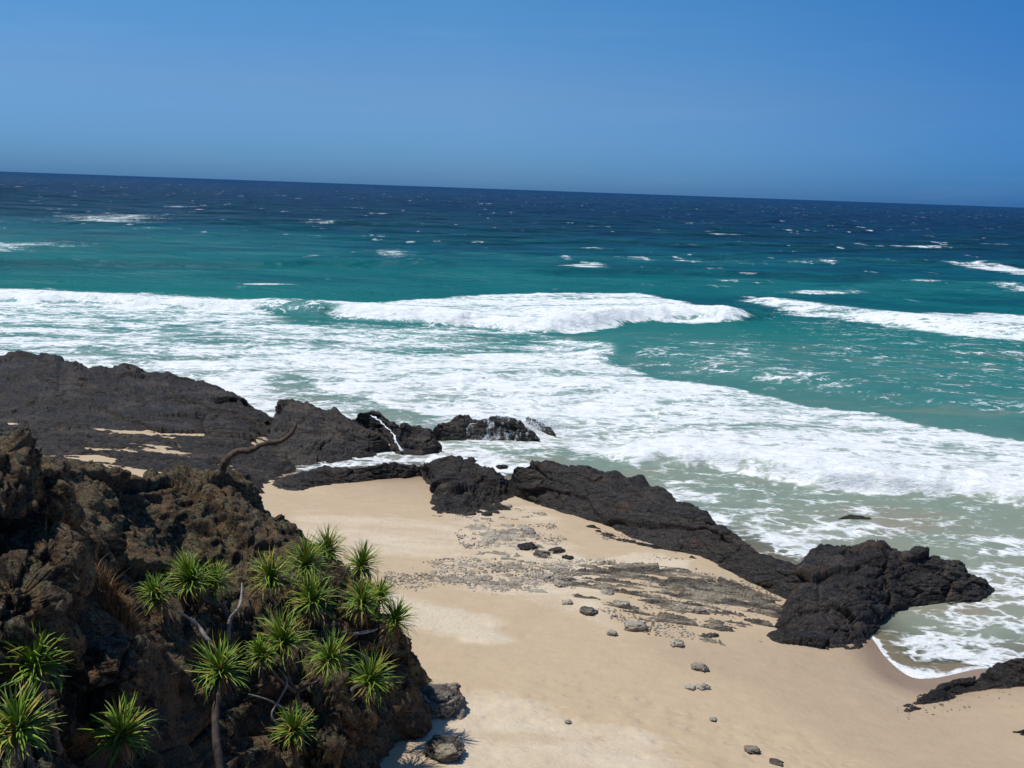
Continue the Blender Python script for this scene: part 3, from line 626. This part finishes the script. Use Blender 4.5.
# ------------------------------------------------------------------ loose stones
def ico(level):
    import bmesh
    bm = bmesh.new(); bmesh.ops.create_icosphere(bm, subdivisions=level, radius=1)
    V = np.array([v.co[:] for v in bm.verts]); Fc = np.array([[v.index for v in f.verts] for f in bm.faces]); bm.free(); return V, Fc
ICO = {k: ico(k) for k in (1, 2, 3, 4, 5, 6)}
def stone_shape(level, seed, dims, A=.25, box=.55, S=.9):
    V, Fc = ICO[level]
    q = np.sign(V) * np.abs(V) ** box; V = V * (1 - .5) + .5 * q / np.abs(q).max()
    V = V + V / np.linalg.norm(V, axis=1, keepdims=True) * rock_disp(V + seed * 3.7, A, S, seed)[:, None]
    return V * np.array(dims) * .5, Fc

STONES = [(527, 549, 24, .55, 'flat topped dark slab stone, left of a scattered row'), (541, 556, 22, .6, 'brown blocky stone just below the flat slab stone'), (557, 552, 20, .45, 'long dark stone standing right of the blocky stone'),
          (568, 559, 13, .6, 'small dark stone at right end of a row'), (529, 534, 16, .6, 'grey stone lying above the flat slab stone'), (560, 586, 18, .5, 'grey stone on rubble in the mid beach'), (567, 604, 14, .7, 'pale upright grey stone at rubble edge'),
          (588, 612, 22, .4, 'dark thin stone at sand edge under rubble'), (607, 594, 18, .6, 'grey slab stone tilted on the upper rubble'), (622, 606, 20, .5, 'smooth grey slab left of low brown ledge'), (635, 627, 26, .5, 'long grey stone apart on smooth sand'),
          (612, 633, 12, .35, 'tiny flat grey stone alone on smooth sand'), (677, 645, 17, .7, 'round dark stone under low brown ledge'), (699, 668, 20, .5, 'pair sized mottled stone alone on lower sand'), (690, 688, 14, .45, 'small grey pebble left of mottled pair'),
          (703, 688, 16, .55, 'grey rounded stone right of small pebble'), (713, 719, 8, .5, 'single tiny pebble on bare lower sand'), (752, 750, 17, .35, 'thin slanting dark stone near the bottom edge'), (776, 763, 15, .4, 'dark stone cut by the bottom edge'),
          (568, 722, 8, .4, 'tiny dark pebble on trampled sand'), (548, 577, 14, .5, 'grey stone half sunk by rubble centre'), (583, 583, 12, .5, 'small grey stone right of rubble centre'), (520, 580, 12, .4, 'low grey stone on left rubble'),
          (502, 468, 16, .5, 'black slab stone in gap beside long ridge'), (700, 610, 14, .4, 'thin grey stone on sandy reef flat'), (508, 507, 10, .5, 'small dark stone below the cracked slabs'), (600, 365 + 200, 9, .5, 'tiny pale stone above tilted slab')]
for i, (px, py, wpx, hr, lab) in enumerate(STONES):
    p = on_beach(float(px), float(py)); dist = np.linalg.norm(p - CAM); w = .72 * wpx * dist / FPX
    V, Fc = stone_shape(5 if wpx > 12 else 4, 400 + i, (w, w * .85, w * hr * .85), .26, .45)
    a = random.Random(i).uniform(-.5, .5); V = np.stack([V[:, 0] * math.cos(a) - V[:, 1] * math.sin(a), V[:, 0] * math.sin(a) + V[:, 1] * math.cos(a), V[:, 2]], 1)
    o = mesh_obj('stone', V, Fc, M_ROCK_BROWN if i in (0, 2, 3, 23) else M_LEDGE if i in (1, 7, 17, 18) else M_STONE); o.location = (p[0], p[1], p[2] + w * hr * .10)
    tag(o, lab, 'stone', 'loose stones on the sand')
for i, (px, py, wpx, hpx, lab) in enumerate([(436, 701, 64, 34, 'mossy grey boulder at foot of the knoll'), (444, 746, 44, 30, 'smaller mossy boulder nearer, at foot of knoll')]):
    p = on_beach(float(px), float(py + hpx * .25), 1.5); dist = np.linalg.norm(p - CAM); w = .75 * wpx * dist / FPX
    V, Fc = stone_shape(6, 460 + i, (w, w * .9, w * .62), .2)
    o = mesh_obj('boulder', V, Fc, M_LEDGE); o.location = (p[0], p[1], p[2] + w * .12); tag(o, lab, 'boulder', 'boulders at the knoll foot')

def rubble():
    rng = np.random.default_rng(8); VV, FF, off = [], [], 0
    shapes = [stone_shape(2, 500 + k, (1, .75, .5), .25) for k in range(12)]
    for poly, n, smax in [([(450, 515), (540, 512), (580, 560), (600, 600), (560, 606), (470, 600), (390, 585), (385, 570), (470, 556)], 4200, .2),
                          ([(540, 560), (600, 558), (700, 560), (790, 605), (760, 640), (660, 636), (600, 610)], 2600, .2), ([(600, 530), (700, 552), (690, 566), (610, 552)], 260, .18),
                          ([(440, 505), (520, 505), (530, 530), (450, 525)], 420, .2), ([(890, 700), (1010, 690), (1000, 725), (900, 718)], 60, .14)]:
        q = on_beach(np.array([a for a, b in poly], float), np.array([b for a, b in poly], float))
        x = rng.uniform(q[:, 0].min(), q[:, 0].max(), n * 6); y = rng.uniform(q[:, 1].min(), q[:, 1].max(), n * 6)
        k = (poly_sd(x, y, q) > -.2) & (fbm(np.stack([x * .5, y * .9, 0 * x], 1), 3, 33) + rng.normal(0, .12, len(x)) > .10)
        x, y = x[k][:n], y[k][:n]; z = zb(x, y)
        for a, b, c in zip(x, y, z):
            s = .30 * smax * rng.uniform(.2, 1) ** 2.5 + .014; V, Fc = shapes[rng.integers(12)]; th = rng.uniform(0, 6.28)
            R = np.array([[math.cos(th), -math.sin(th), 0], [math.sin(th), math.cos(th), 0], [0, 0, 1]])
            VV.append(V @ R.T * s * 1.6 + np.array([a, b, c + .06 * s])); FF.append(Fc + off); off += len(V)
    o = mesh_obj('pebbles', np.concatenate(VV), np.concatenate(FF), M_STONE, smooth=False)
    tag(o, 'grey pebbles and rubble strewn over mid beach', 'pebbles', kind='stuff')
rubble()

# ------------------------------------------------------------------ foreground knoll
KC = []
for px, py, D in [(434, 764, 23.6), (410, 690, 23.7), (391, 635, 23.9), (380, 600, 24.2), (355, 560, 25.4), (325, 543, 26.3), (300, 530, 27.2), (270, 510, 28.2), (240, 490, 28.6), (215, 502, 28.4), (185, 490, 27.8), (150, 472, 27.2), (100, 465, 25.2), (75, 495, 22.2),
                  (40, 480, 20.2), (0, 470, 19.6), (-80, 470, 19), (200, 560, 24.6), (250, 560, 25.0), (320, 600, 23.6), (360, 640, 23.0), (300, 640, 22.6), (240, 620, 22.6), (338, 700, 21.2), (375, 700, 22.8), (400, 705, 23.5), (342, 768, 20.7), (392, 768, 22.7), (300, 700, 21.6), (300, 768, 20.9), (240, 700, 20.3),
                  (240, 780, 18.6), (190, 768, 17.6), (190, 690, 19.8), (165, 690, 19.2), (135, 690, 16.6), (150, 640, 19.6), (150, 600, 20.8), (120, 560, 20.8), (100, 520, 22.2), (150, 520, 24), (110, 620, 18.6), (60, 600, 17.2), (100, 660, 16.8), (50, 680, 15.4), (0, 620, 15.8),
                  (100, 768, 14.6), (40, 768, 13.6), (-20, 768, 12.8), (-100, 768, 12.2), (-100, 640, 14.5), (140, 768, 16.2), (60, 850, 11.5), (240, 850, 15.8), (330, 850, 18)]:
    p = at_d(float(px), float(py), D); KC.append(tuple(p))
for px, py, z, dx, dy in [(440, 764, .3, .7, .3), (418, 690, .4, .9, .8), (418, 690, .2, 1.6, 1.6), (383, 600, .5, 2.2, 3.2), (325, 541, .5, 1.6, 4.5), (270, 506, .3, 1.0, 4.6), (215, 488, .3, .5, 4.8), (150, 467, .4, 0, 5.5), (100, 462, .6, 0, 7), (0, 470, .8, 0, 11), (-80, 470, .8, 0, 12), (440, 764, .2, .9, -3), (440, 764, .4, 2.4, 1.5), (440, 764, .3, .8, 1.2)]:
    D = [c for c in KC]; b = at_d(float(px), float(py), {440: 23.6, 418: 23.7, 383: 24.2, 325: 26.3, 270: 28.2, 215: 28.4, 150: 27.2, 100: 25.2, 0: 19.6, -80: 19}[px])
    KC.append((b[0] + dx, b[1] + dy, z))
KC += [(-14, 40, .5), (-24, 38, .8), (1.5, 20, .2), (1, 15, .5), (4, 24, 0), (3, 30, 0), (-22, 20, 10.5), (-24, 28, 6), (-20, 10, 10), (-6, 10, 7.5), (-3, 14, 4)]
zk = rbf(KC)
def hit_knoll(px, py):
    d = ray(float(px), float(py)); t = np.arange(8, 45, .02); P = CAM + d * t[:, None]
    m = zk(P[:, 0], P[:, 1]) > P[:, 2]
    if not m.any(): return hit_knoll(px - 6, py)
    return P[np.argmax(m)], d

def build_knoll():
    xs = np.linspace(-22, 2.2, 560); ys = np.linspace(9, 38, 640)
    X, Y = np.meshgrid(xs, ys, indexing='ij'); x, y = X.ravel(), Y.ravel()
    Z = zk(x, y).reshape(X.shape); G = np.stack([X, Y, Z], -1); N = grid_normals(G)
    for _ in range(5): N[1:-1, 1:-1] = (N[:-2, 1:-1] + N[2:, 1:-1] + N[1:-1, :-2] + N[1:-1, 2:] + N[1:-1, 1:-1]) / 5
    N /= np.linalg.norm(N, axis=-1, keepdims=True)
    V = G.reshape(-1, 3); D = rock_disp(V, .36, 2.3, 600, (1.25, 1, .9), .3, 0, .14) + rock_disp(V + 50, .06, .6, 640) + .05 * ridged(V * 3.2, 4, 655) - .28
    V = V + N.reshape(-1, 3) * (D * sstep(-.5, 1.5, Z.ravel()))[:, None]
    # bare soil gully at the bottom
    soil = np.zeros(len(V))
    for px, py, r in [(170, 755, 1.3), (120, 600, .8), (95, 665, .7), (190, 735, 1.0), (215, 760, .9), (130, 620, .7)]:
        h, _ = hit_knoll(px, py); soil = np.maximum(soil, sstep(r, r * .3, np.linalg.norm(V[:, :2] - h[:2], axis=1) + .5 * fbm(V * 1.5, 3, 7)) * .8)
    ZG = V[:, 2].reshape(560, 640).copy()
    for _ in range(2): ZG[1:-1, 1:-1] = (ZG[:-2, 1:-1] + ZG[2:, 1:-1] + ZG[1:-1, :-2] + ZG[1:-1, 2:] + ZG[1:-1, 1:-1]) / 5
    def surf(px_, py_):
        px_, py_ = np.asarray(px_, float), np.asarray(py_, float)
        i = np.clip(np.round((px_ - xs[0]) / (xs[1] - xs[0])), 0, 559).astype(int); j = np.clip(np.round((py_ - ys[0]) / (ys[1] - ys[0])), 0, 639).astype(int)
        return ZG[i, j]
    globals()['zk'] = surf
    o = mesh_obj('rocky_knoll', V, grid_faces(560, 640), M_KNOLL, attrs={'soil': soil}, loc=(-9, 22, 0))
    tag(o, 'rugged brown lichen covered rock knoll filling lower left', 'rock knoll')
build_knoll()

def crag(px, py, D, dims, seed, label, A=.28, rot=0.0, sink=0.0, tilt=0.0):
    p = at_d(float(px), float(py), D)
    V, Fc = ICO[6]
    q = np.sign(V) * np.abs(V) ** .5; V = .4 * V + .6 * q / np.abs(q).max()
    V = V * np.array(dims) * .5
    N = V / (np.array(dims) ** 2); N /= np.linalg.norm(N, axis=1, keepdims=True)
    V = V + N * (rock_disp(V + seed, A, .95, seed, (1, 1, 1.5)) )[:, None]
    V[:, 0] += tilt * V[:, 2]
    c, s = math.cos(rot), math.sin(rot); V = np.stack([V[:, 0] * c - V[:, 1] * s, V[:, 0] * s + V[:, 1] * c, V[:, 2]], 1)
    o = mesh_obj('crag', V, Fc, M_KNOLL, attrs={'soil': np.zeros(len(V))}); o.location = (p[0], p[1], p[2] - sink)
    return tag(o, label, 'crag', 'crags on the knoll')
crag(-8, 525, 17.8, (1.5, 1.6, 3.0), 701, 'tall dark crag cut by the left edge', .34)
crag(38, 530, 18.8, (1.25, 1.4, 2.3), 711, 'orange brown upright crag beside the tall dark crag', .34, .3, tilt=-.12)
crag(46, 568, 16.8, (1.05, 1.1, .95), 721, 'squarish block with pale green lichen top', .22, .2)
crag(16, 622, 15.2, (1.1, 1.2, 1.5), 731, 'dark leaning block below the lichen topped block', .3, -.3)
crag(112, 690, 16.6, (.7, .9, 1.2), 741, 'brown block above the soil gully', .24, .3)

# ------------------------------------------------------------------ tubes, pandanus, dead limb, dry grass
def tube(pts, rads, n=10, sub=14, seed=0, rough=.09):
    P = np.asarray(pts, float); k = len(P); t = np.linspace(0, k - 1, (k - 1) * sub + 1)
    # Catmull-Rom
    def cr_(a, tt):
        i = np.clip(tt.astype(int), 0, k - 2); f = tt - i
        p0, p1, p2, p3 = a[np.clip(i - 1, 0, k - 1)], a[i], a[i + 1], a[np.clip(i + 2, 0, k - 1)]
        f = f[:, None] if a.ndim > 1 else f
        return .5 * (2 * p1 + (p2 - p0) * f + (2 * p0 - 5 * p1 + 4 * p2 - p3) * f ** 2 + (3 * p1 - p0 - 3 * p2 + p3) * f ** 3)
    C = cr_(P, t); Rr = np.interp(t, np.arange(k), rads); Rr = Rr * (1 + .07 * np.sin(np.r_[0, np.cumsum(np.linalg.norm(np.diff(C, axis=0), axis=1))] * 55))
    T = np.gradient(C, axis=0); T /= np.linalg.norm(T, axis=1, keepdims=True)
    up = np.array([.3, .2, 1.0]); A = np.cross(T, up); A /= np.linalg.norm(A, axis=1, keepdims=True); B = np.cross(T, A)
    th = np.linspace(0, 2 * np.pi, n, endpoint=False)
    V = C[:, None] + (A[:, None] * np.cos(th)[None, :, None] + B[:, None] * np.sin(th)[None, :, None]) * Rr[:, None, None]
    Vf = V.reshape(-1, 3); nz = fbm(Vf * 6 + seed, 3, seed); Vf = Vf + (Vf - np.repeat(C, n, 0)) * (nz * rough * 4)[:, None]
    m = len(C); i = np.arange(m * n).reshape(m, n); j = np.roll(i, -1, 1)
    Fc = np.stack([i[:-1], j[:-1], j[1:], i[1:]], -1).reshape(-1, 4)
    Vf = np.vstack([Vf, C[:1], C[-1:]]); c0, c1 = m * n, m * n + 1
    caps = [(c0, j[0, q], i[0, q], i[0, q]) for q in range(n)]
    tri = np.array([(c0, int(j[0, q]), int(i[0, q]), int(i[0, q])) for q in range(0)], int).reshape(0, 4)
    # close the ends by collapsing a last ring
    Vf[:n] = Vf[:n] * .15 + C[0] * .85; Vf[(m - 1) * n:m * n] = Vf[(m - 1) * n:m * n] * .15 + C[-1] * .85
    return Vf[:m * n], Fc

def blades(n, L, wid, seed, el0, el1, droop, curl=.25):
    """rosette of strap leaves; returns verts, faces, tint"""
    rng = np.random.default_rng(seed); VV, FF, TT, off = [], [], [], 0; ns = 7
    for k in range(n):
        az = k * 2.39996 + rng.uniform(-.3, .3); f = k / max(n - 1, 1)
        el = math.radians(el0 + (el1 - el0) * f + rng.normal(0, 7)); l = L * rng.uniform(.75, 1.12); s = np.linspace(0, 1, ns)
        dr = droop * rng.uniform(.6, 1.4) * (1 - .6 * f)
        ang = el - dr * s ** 1.6 - (rng.random() < .3) * rng.uniform(.5, 1.3) * sstep(.4, .7, s); st = l / (ns - 1)
        rad = np.r_[0, np.cumsum(np.cos(ang[:-1]) * st)] + .03; zz = np.r_[0, np.cumsum(np.sin(ang[:-1]) * st)] + .18 * f - .05
        azs = az + curl * rng.normal(0, 1) * s ** 2
        C = np.stack([np.cos(azs) * rad, np.sin(azs) * rad, zz], 1)
        side = np.stack([-np.sin(azs), np.cos(azs), 0 * s], 1); nrm = np.stack([-np.cos(azs) * np.sin(ang), -np.sin(azs) * np.sin(ang), np.cos(ang)], 1)
        w = wid * rng.uniform(.8, 1.15) * (1 - s ** 2.2 * .93) * .5
        V = np.stack([C - side * w[:, None] + nrm * (w * .55)[:, None], C - nrm * (w * .0)[:, None], C + side * w[:, None] + nrm * (w * .55)[:, None]], 1)
        VV.append(V.reshape(-1, 3)); i = np.arange(ns * 3).reshape(ns, 3) + off; off += ns * 3
        FF.append(np.concatenate([np.stack([i[:-1, a], i[1:, a], i[1:, a + 1], i[:-1, a + 1]], -1) for a in (0, 1)]))
        tb = np.clip(rng.normal(.52, .24) + .12 * s, 0, .97) if rng.random() > .07 else np.full(ns, 1.0)
        TT.append(np.repeat(tb, 3))
    return np.concatenate(VV), np.concatenate(FF), np.concatenate(TT)

def lean(V, d):
    z = Vector((0, 0, 1)); q = z.rotation_difference(Vector(d).normalized()); R = np.array(q.to_matrix()); return V @ R.T

def pandanus(label, heads, base=None, trunk_r=.06, seed=0):
    """heads: list of (px, py, diameter_px, back-off from rock, lean)"""
    hp = []
    for px, py, dpx, off, le in heads:
        h, d = hit_knoll(px, py); q = px
        while h[2] < 3.0 and py < 700: q -= 4; h, _ = hit_knoll(q, py)
        if not hp: foot = h
        h = at_d(float(px), float(py), math.hypot(h[0], h[1])); c = h - d * off; hp.append((c, dpx * np.linalg.norm(c - CAM) / FPX, le))
    c0 = hp[0][0]
    if base: b, _ = hit_knoll(*base)
    else: b = np.array([c0[0] + .15, c0[1] + .2, 0])
    if not base and zk(b[0], b[1]) < foot[2] - .8: b = foot + np.array([-.15, .1, 0])
    b = np.array([b[0], b[1], zk(b[0], b[1])])
    root = bpy.data.objects.new('pandanus_tree', None); root.location = tuple(b); COL.objects.link(root); tag(root, label, 'pandanus', 'pandanus trees on the rock knoll')
    rng = np.random.default_rng(seed); bv = b
    fork = b + (c0 - b) * (.45 if len(hp) > 1 else 1)
    start = b - np.array([0, 0, .3])
    if len(hp) > 1:
        V, Fc = tube([start, b + (fork - b) * .5 + rng.normal(0, .04, 3), fork], [trunk_r * 1.15, trunk_r, trunk_r * .9], seed=seed)
    else:
        mid = b + (c0 - b) * .55 + rng.normal(0, .1, 3) * np.array([1, 1, .3])
        V, Fc = tube([start, mid, c0], [trunk_r * 1.15, trunk_r * .9, trunk_r * .7], seed=seed)
    mesh_obj('trunk', V - bv, Fc, M_BARK, root)
    for k, (c, dia, le) in enumerate(hp):
        if len(hp) > 1:
            mid = fork + (c - fork) * .5 + np.array([0, 0, -.12]) + rng.normal(0, .05, 3)
            V, Fc = tube([fork, mid, c], [trunk_r * .8, trunk_r * .65, trunk_r * .55], seed=seed + k); mesh_obj('branch', V - bv, Fc, M_BARK, root)
        L = dia * .53
        V, Fc, tt = blades(130, L * .90, .030 + .006 * (dia > 1.1), seed * 13 + k, -12, 78, .65)
        mesh_obj('crown', lean(V, (le[0], le[1], 1)) + c - bv, Fc, M_LEAF, root, attrs={'tint': tt})
        V, Fc, tt = blades(34, L * .85, .028, seed * 17 + k + 5, -78, -30, .5, .5)
        mesh_obj('dead_leaves', lean(V, (le[0], le[1], 1)) + c - bv - np.array([0, 0, .06]), Fc, M_DEAD, root, attrs={'tint': tt})
    return root

L0 = (0, -.1); LR = (.35, -.1); LL = (-.3, -.1)
pandanus('pandanus with one small tuft topmost on the knoll brow', [(328, 552, 52, .7, L0)], seed=1)
pandanus('bright pandanus with two crowded heads under the topmost tuft', [(306, 566, 64, .9, L0), (272, 578, 58, 1.0, LL)], seed=2)
pandanus('pandanus on the knoll edge against pale sand, upper head', [(360, 566, 54, .7, LR)], seed=3)
pandanus('pandanus with a bright head in centre of the cluster', [(312, 602, 64, 1.0, L0)], seed=4)
pandanus('pandanus pair of heads on brow, below the upper edge tuft', [(362, 604, 54, .8, L0), (378, 598, 44, .6, LR)], seed=5)
pandanus('pandanus leaning furthest right over the sand', [(394, 622, 54, .7, LR)], (376, 636), seed=6)
pandanus('forked pandanus with yellowish head and lower right head', [(284, 642, 66, 1.3, LL), (328, 660, 60, 1.2, LR), (262, 656, 40, 1.2, LL)], (306, 735), seed=7)
pandanus('pandanus hanging above the dark shaded rock face', [(368, 682, 68, .8, LR)], (352, 690), seed=8)
pandanus('small pandanus low down with pale twigs around', [(294, 732, 50, 1.1, L0)], seed=9)
pandanus('dark trunked pandanus with broad head standing in the gully', [(220, 672, 68, 1.5, L0)], (224, 790), .085, seed=10)
pandanus('pandanus with twin heads in front of upper brown rock', [(192, 580, 60, 1.0, LL), (212, 584, 48, .9, LR)], (232, 622), seed=11)
pandanus('small pandanus left of the twin headed one', [(157, 597, 42, .7, LL)], seed=12)
pandanus('large pandanus at left edge, upper of two', [(36, 668, 70, 1.0, L0)], seed=13)
pandanus('large pandanus at left edge, lower of two', [(18, 732, 74, 1.0, L0)], seed=14)
pandanus('pandanus with orange dead leaves at bottom beside soil gully', [(122, 738, 72, .9, L0)], seed=15)

def limb(name, label, pts, rads, mat, cat, seed=0, group=None, n=10):
    """pts: (px, py, back-off from the rock surface)"""
    P = []
    for px, py, off in pts:
        h, d = hit_knoll(px, py)
        if h[2] < 2.5: h, _ = hit_knoll(px - 20, py)
        h = at_d(float(px), float(py), math.hypot(h[0], h[1])); P.append(h - d * off)
    V, Fc = tube(P, rads, n, 10, seed); o = mesh_obj(name, V, Fc, mat, loc=tuple(P[0])); return tag(o, label, cat, group)
# bent bare trunk: foot on the knoll crest, tip out over the reef
D0 = 27.2
P = [at_d(float(a), float(b), D0 + dd) for a, b, dd in [(194, 496, .3), (208, 484, .2), (221, 473, .1), (226, 461, 0), (236, 452, 0), (250, 450, -.05), (264, 444, -.1), (281, 441, -.1), (292, 433, -.2), (297, 422, -.2)]]
V, Fc = tube(P, [.16, .13, .11, .10, .10, .085, .085, .07, .06, .02], 12, 12, 5, .14)
tag(mesh_obj('dead_trunk', V, Fc, M_LOG, loc=tuple(P[0])), 'bare bent brown trunk reaching up from knoll crest', 'dead tree')
limb('bare_branch', 'pale bare crooked branch rising right of twin pandanus', [(228, 640, .2), (230, 620, .7), (240, 604, 1.0), (242, 582, 1.1)], [.06, .05, .035, .015], M_TWIG, 'branch', 3, 'bare branches on the knoll', 8)
limb('bare_branch', 'pale bare branch slanting down toward broad gully head', [(176, 610, .8), (196, 624, .9), (208, 640, .8), (218, 654, .5)], [.02, .04, .05, .055], M_TWIG, 'branch', 4, 'bare branches on the knoll', 8)
limb('bare_branch', 'curly pale twig under the yellowish pandanus head', [(278, 668, .9), (287, 682, 1.0), (278, 702, .9), (272, 716, .8), (284, 734, .6)], [.015, .025, .025, .03, .03], M_TWIG, 'branch', 5, 'bare branches on the knoll', 8)
limb('bare_branch', 'thin pale twig lying level across gully rock', [(248, 694, .4), (268, 700, .5), (284, 708, .5), (300, 712, .4)], [.015, .025, .025, .02], M_TWIG, 'branch', 6, 'bare branches on the knoll', 8)
limb('bare_branch', 'pale dead branch lying on brow below edge pandanus', [(352, 634, .3), (366, 632, .4), (378, 629, .4)], [.03, .04, .02], M_TWIG, 'branch', 7, 'bare branches on the knoll', 8)

def dry_grass(px, py, label, n, L, seed, spread):
    h, d = hit_knoll(px, py); rng = np.random.default_rng(seed); VV, FF, TT, off = [], [], [], 0
    for k in range(n):
        bx, by = h[0] + rng.normal(0, spread), h[1] + rng.normal(0, spread * .7); bz = float(zk(bx, by)) - .05
        az = rng.uniform(0, 6.28); l = L * rng.uniform(.5, 1.1); s = np.linspace(0, 1, 5)
        bend = rng.uniform(.2, 1.0)
        C = np.stack([bx + np.cos(az) * l * bend * s ** 1.8, by + np.sin(az) * l * bend * s ** 1.8 - .15 * l * s, bz + l * s * (1 - .35 * bend * s)], 1)
        side = np.array([-math.sin(az), math.cos(az), 0]); w = .008 * (1 - s * .8)
        V = np.stack([C - side * w[:, None], C + side * w[:, None]], 1).reshape(-1, 3); i = np.arange(10).reshape(5, 2) + off; off += 10
        VV.append(V); FF.append(np.stack([i[:-1, 0], i[1:, 0], i[1:, 1], i[:-1, 1]], -1)); TT.append(np.full(10, rng.random()))
    o = mesh_obj('dry_grass_tuft', np.concatenate(VV), np.concatenate(FF), M_STRAW, attrs={'tint': np.concatenate(TT)}, loc=tuple(h)); tag(o, label, 'grass tuft', 'dry grass tufts')
dry_grass(120, 612, 'rusty brown dry grass tuft between lichen block and pandanus', 520, .5, 1, .26)
dry_grass(132, 634, 'smaller rusty grass tuft hanging into dark gully', 300, .42, 2, .2)

# ------------------------------------------------------------------ spray over the washed rock, trickles
def spray():
    rng = np.random.default_rng(3); VV, FF, off = [], [], 0; V0, F0 = ICO[1]
    for px, py, sx, sy, n, z0 in [(508, 424, 22, 6, 1800, .5), (540, 426, 14, 5, 900, .4), (478, 426, 8, 5, 500, .5), (700, 456, 14, 4, 400, .2)]:
        for _ in range(n):
            z = z0 + abs(rng.normal(0, .45)); p = at_z(px + rng.normal(0, sx), py + sy * .4 + rng.normal(0, sy * .5), z0 * .6); p[2] += abs(rng.normal(0, .4)) * .6
            s = .012 + .035 * rng.random() ** 3; VV.append(V0 * s + p); FF.append(F0 + off); off += len(V0)
    tag(mesh_obj('spray', np.concatenate(VV), np.concatenate(FF), M_SPRAY), 'white spray thrown up where waves strike the rocks', 'spray', kind='stuff')
spray()

def trickle(label, pts, rads, seed):
    a = np.array(pts, float); P = at_z(a[:, 0], a[:, 1], a[:, 2]); V, Fc = tube(P, rads, 10, 10, seed, .12)
    V = V + .16 * np.stack([fbm(V * 4, 4, seed), fbm(V * 4 + 9, 4, seed), .4 * fbm(V * 4 + 19, 4, seed)], 1)
    tag(mesh_obj('white_water', V, Fc, M_SPRAY), label, 'white water', kind='stuff')
trickle('white trickle of water running between two brown rocks', [(370, 415, 1.5), (376, 418, 1.5), (384, 424, 1.3), (392, 433, 1.05), (396, 441, .75), (402, 451, .25)], [.02, .045, .03, .045, .04, .09], 5)
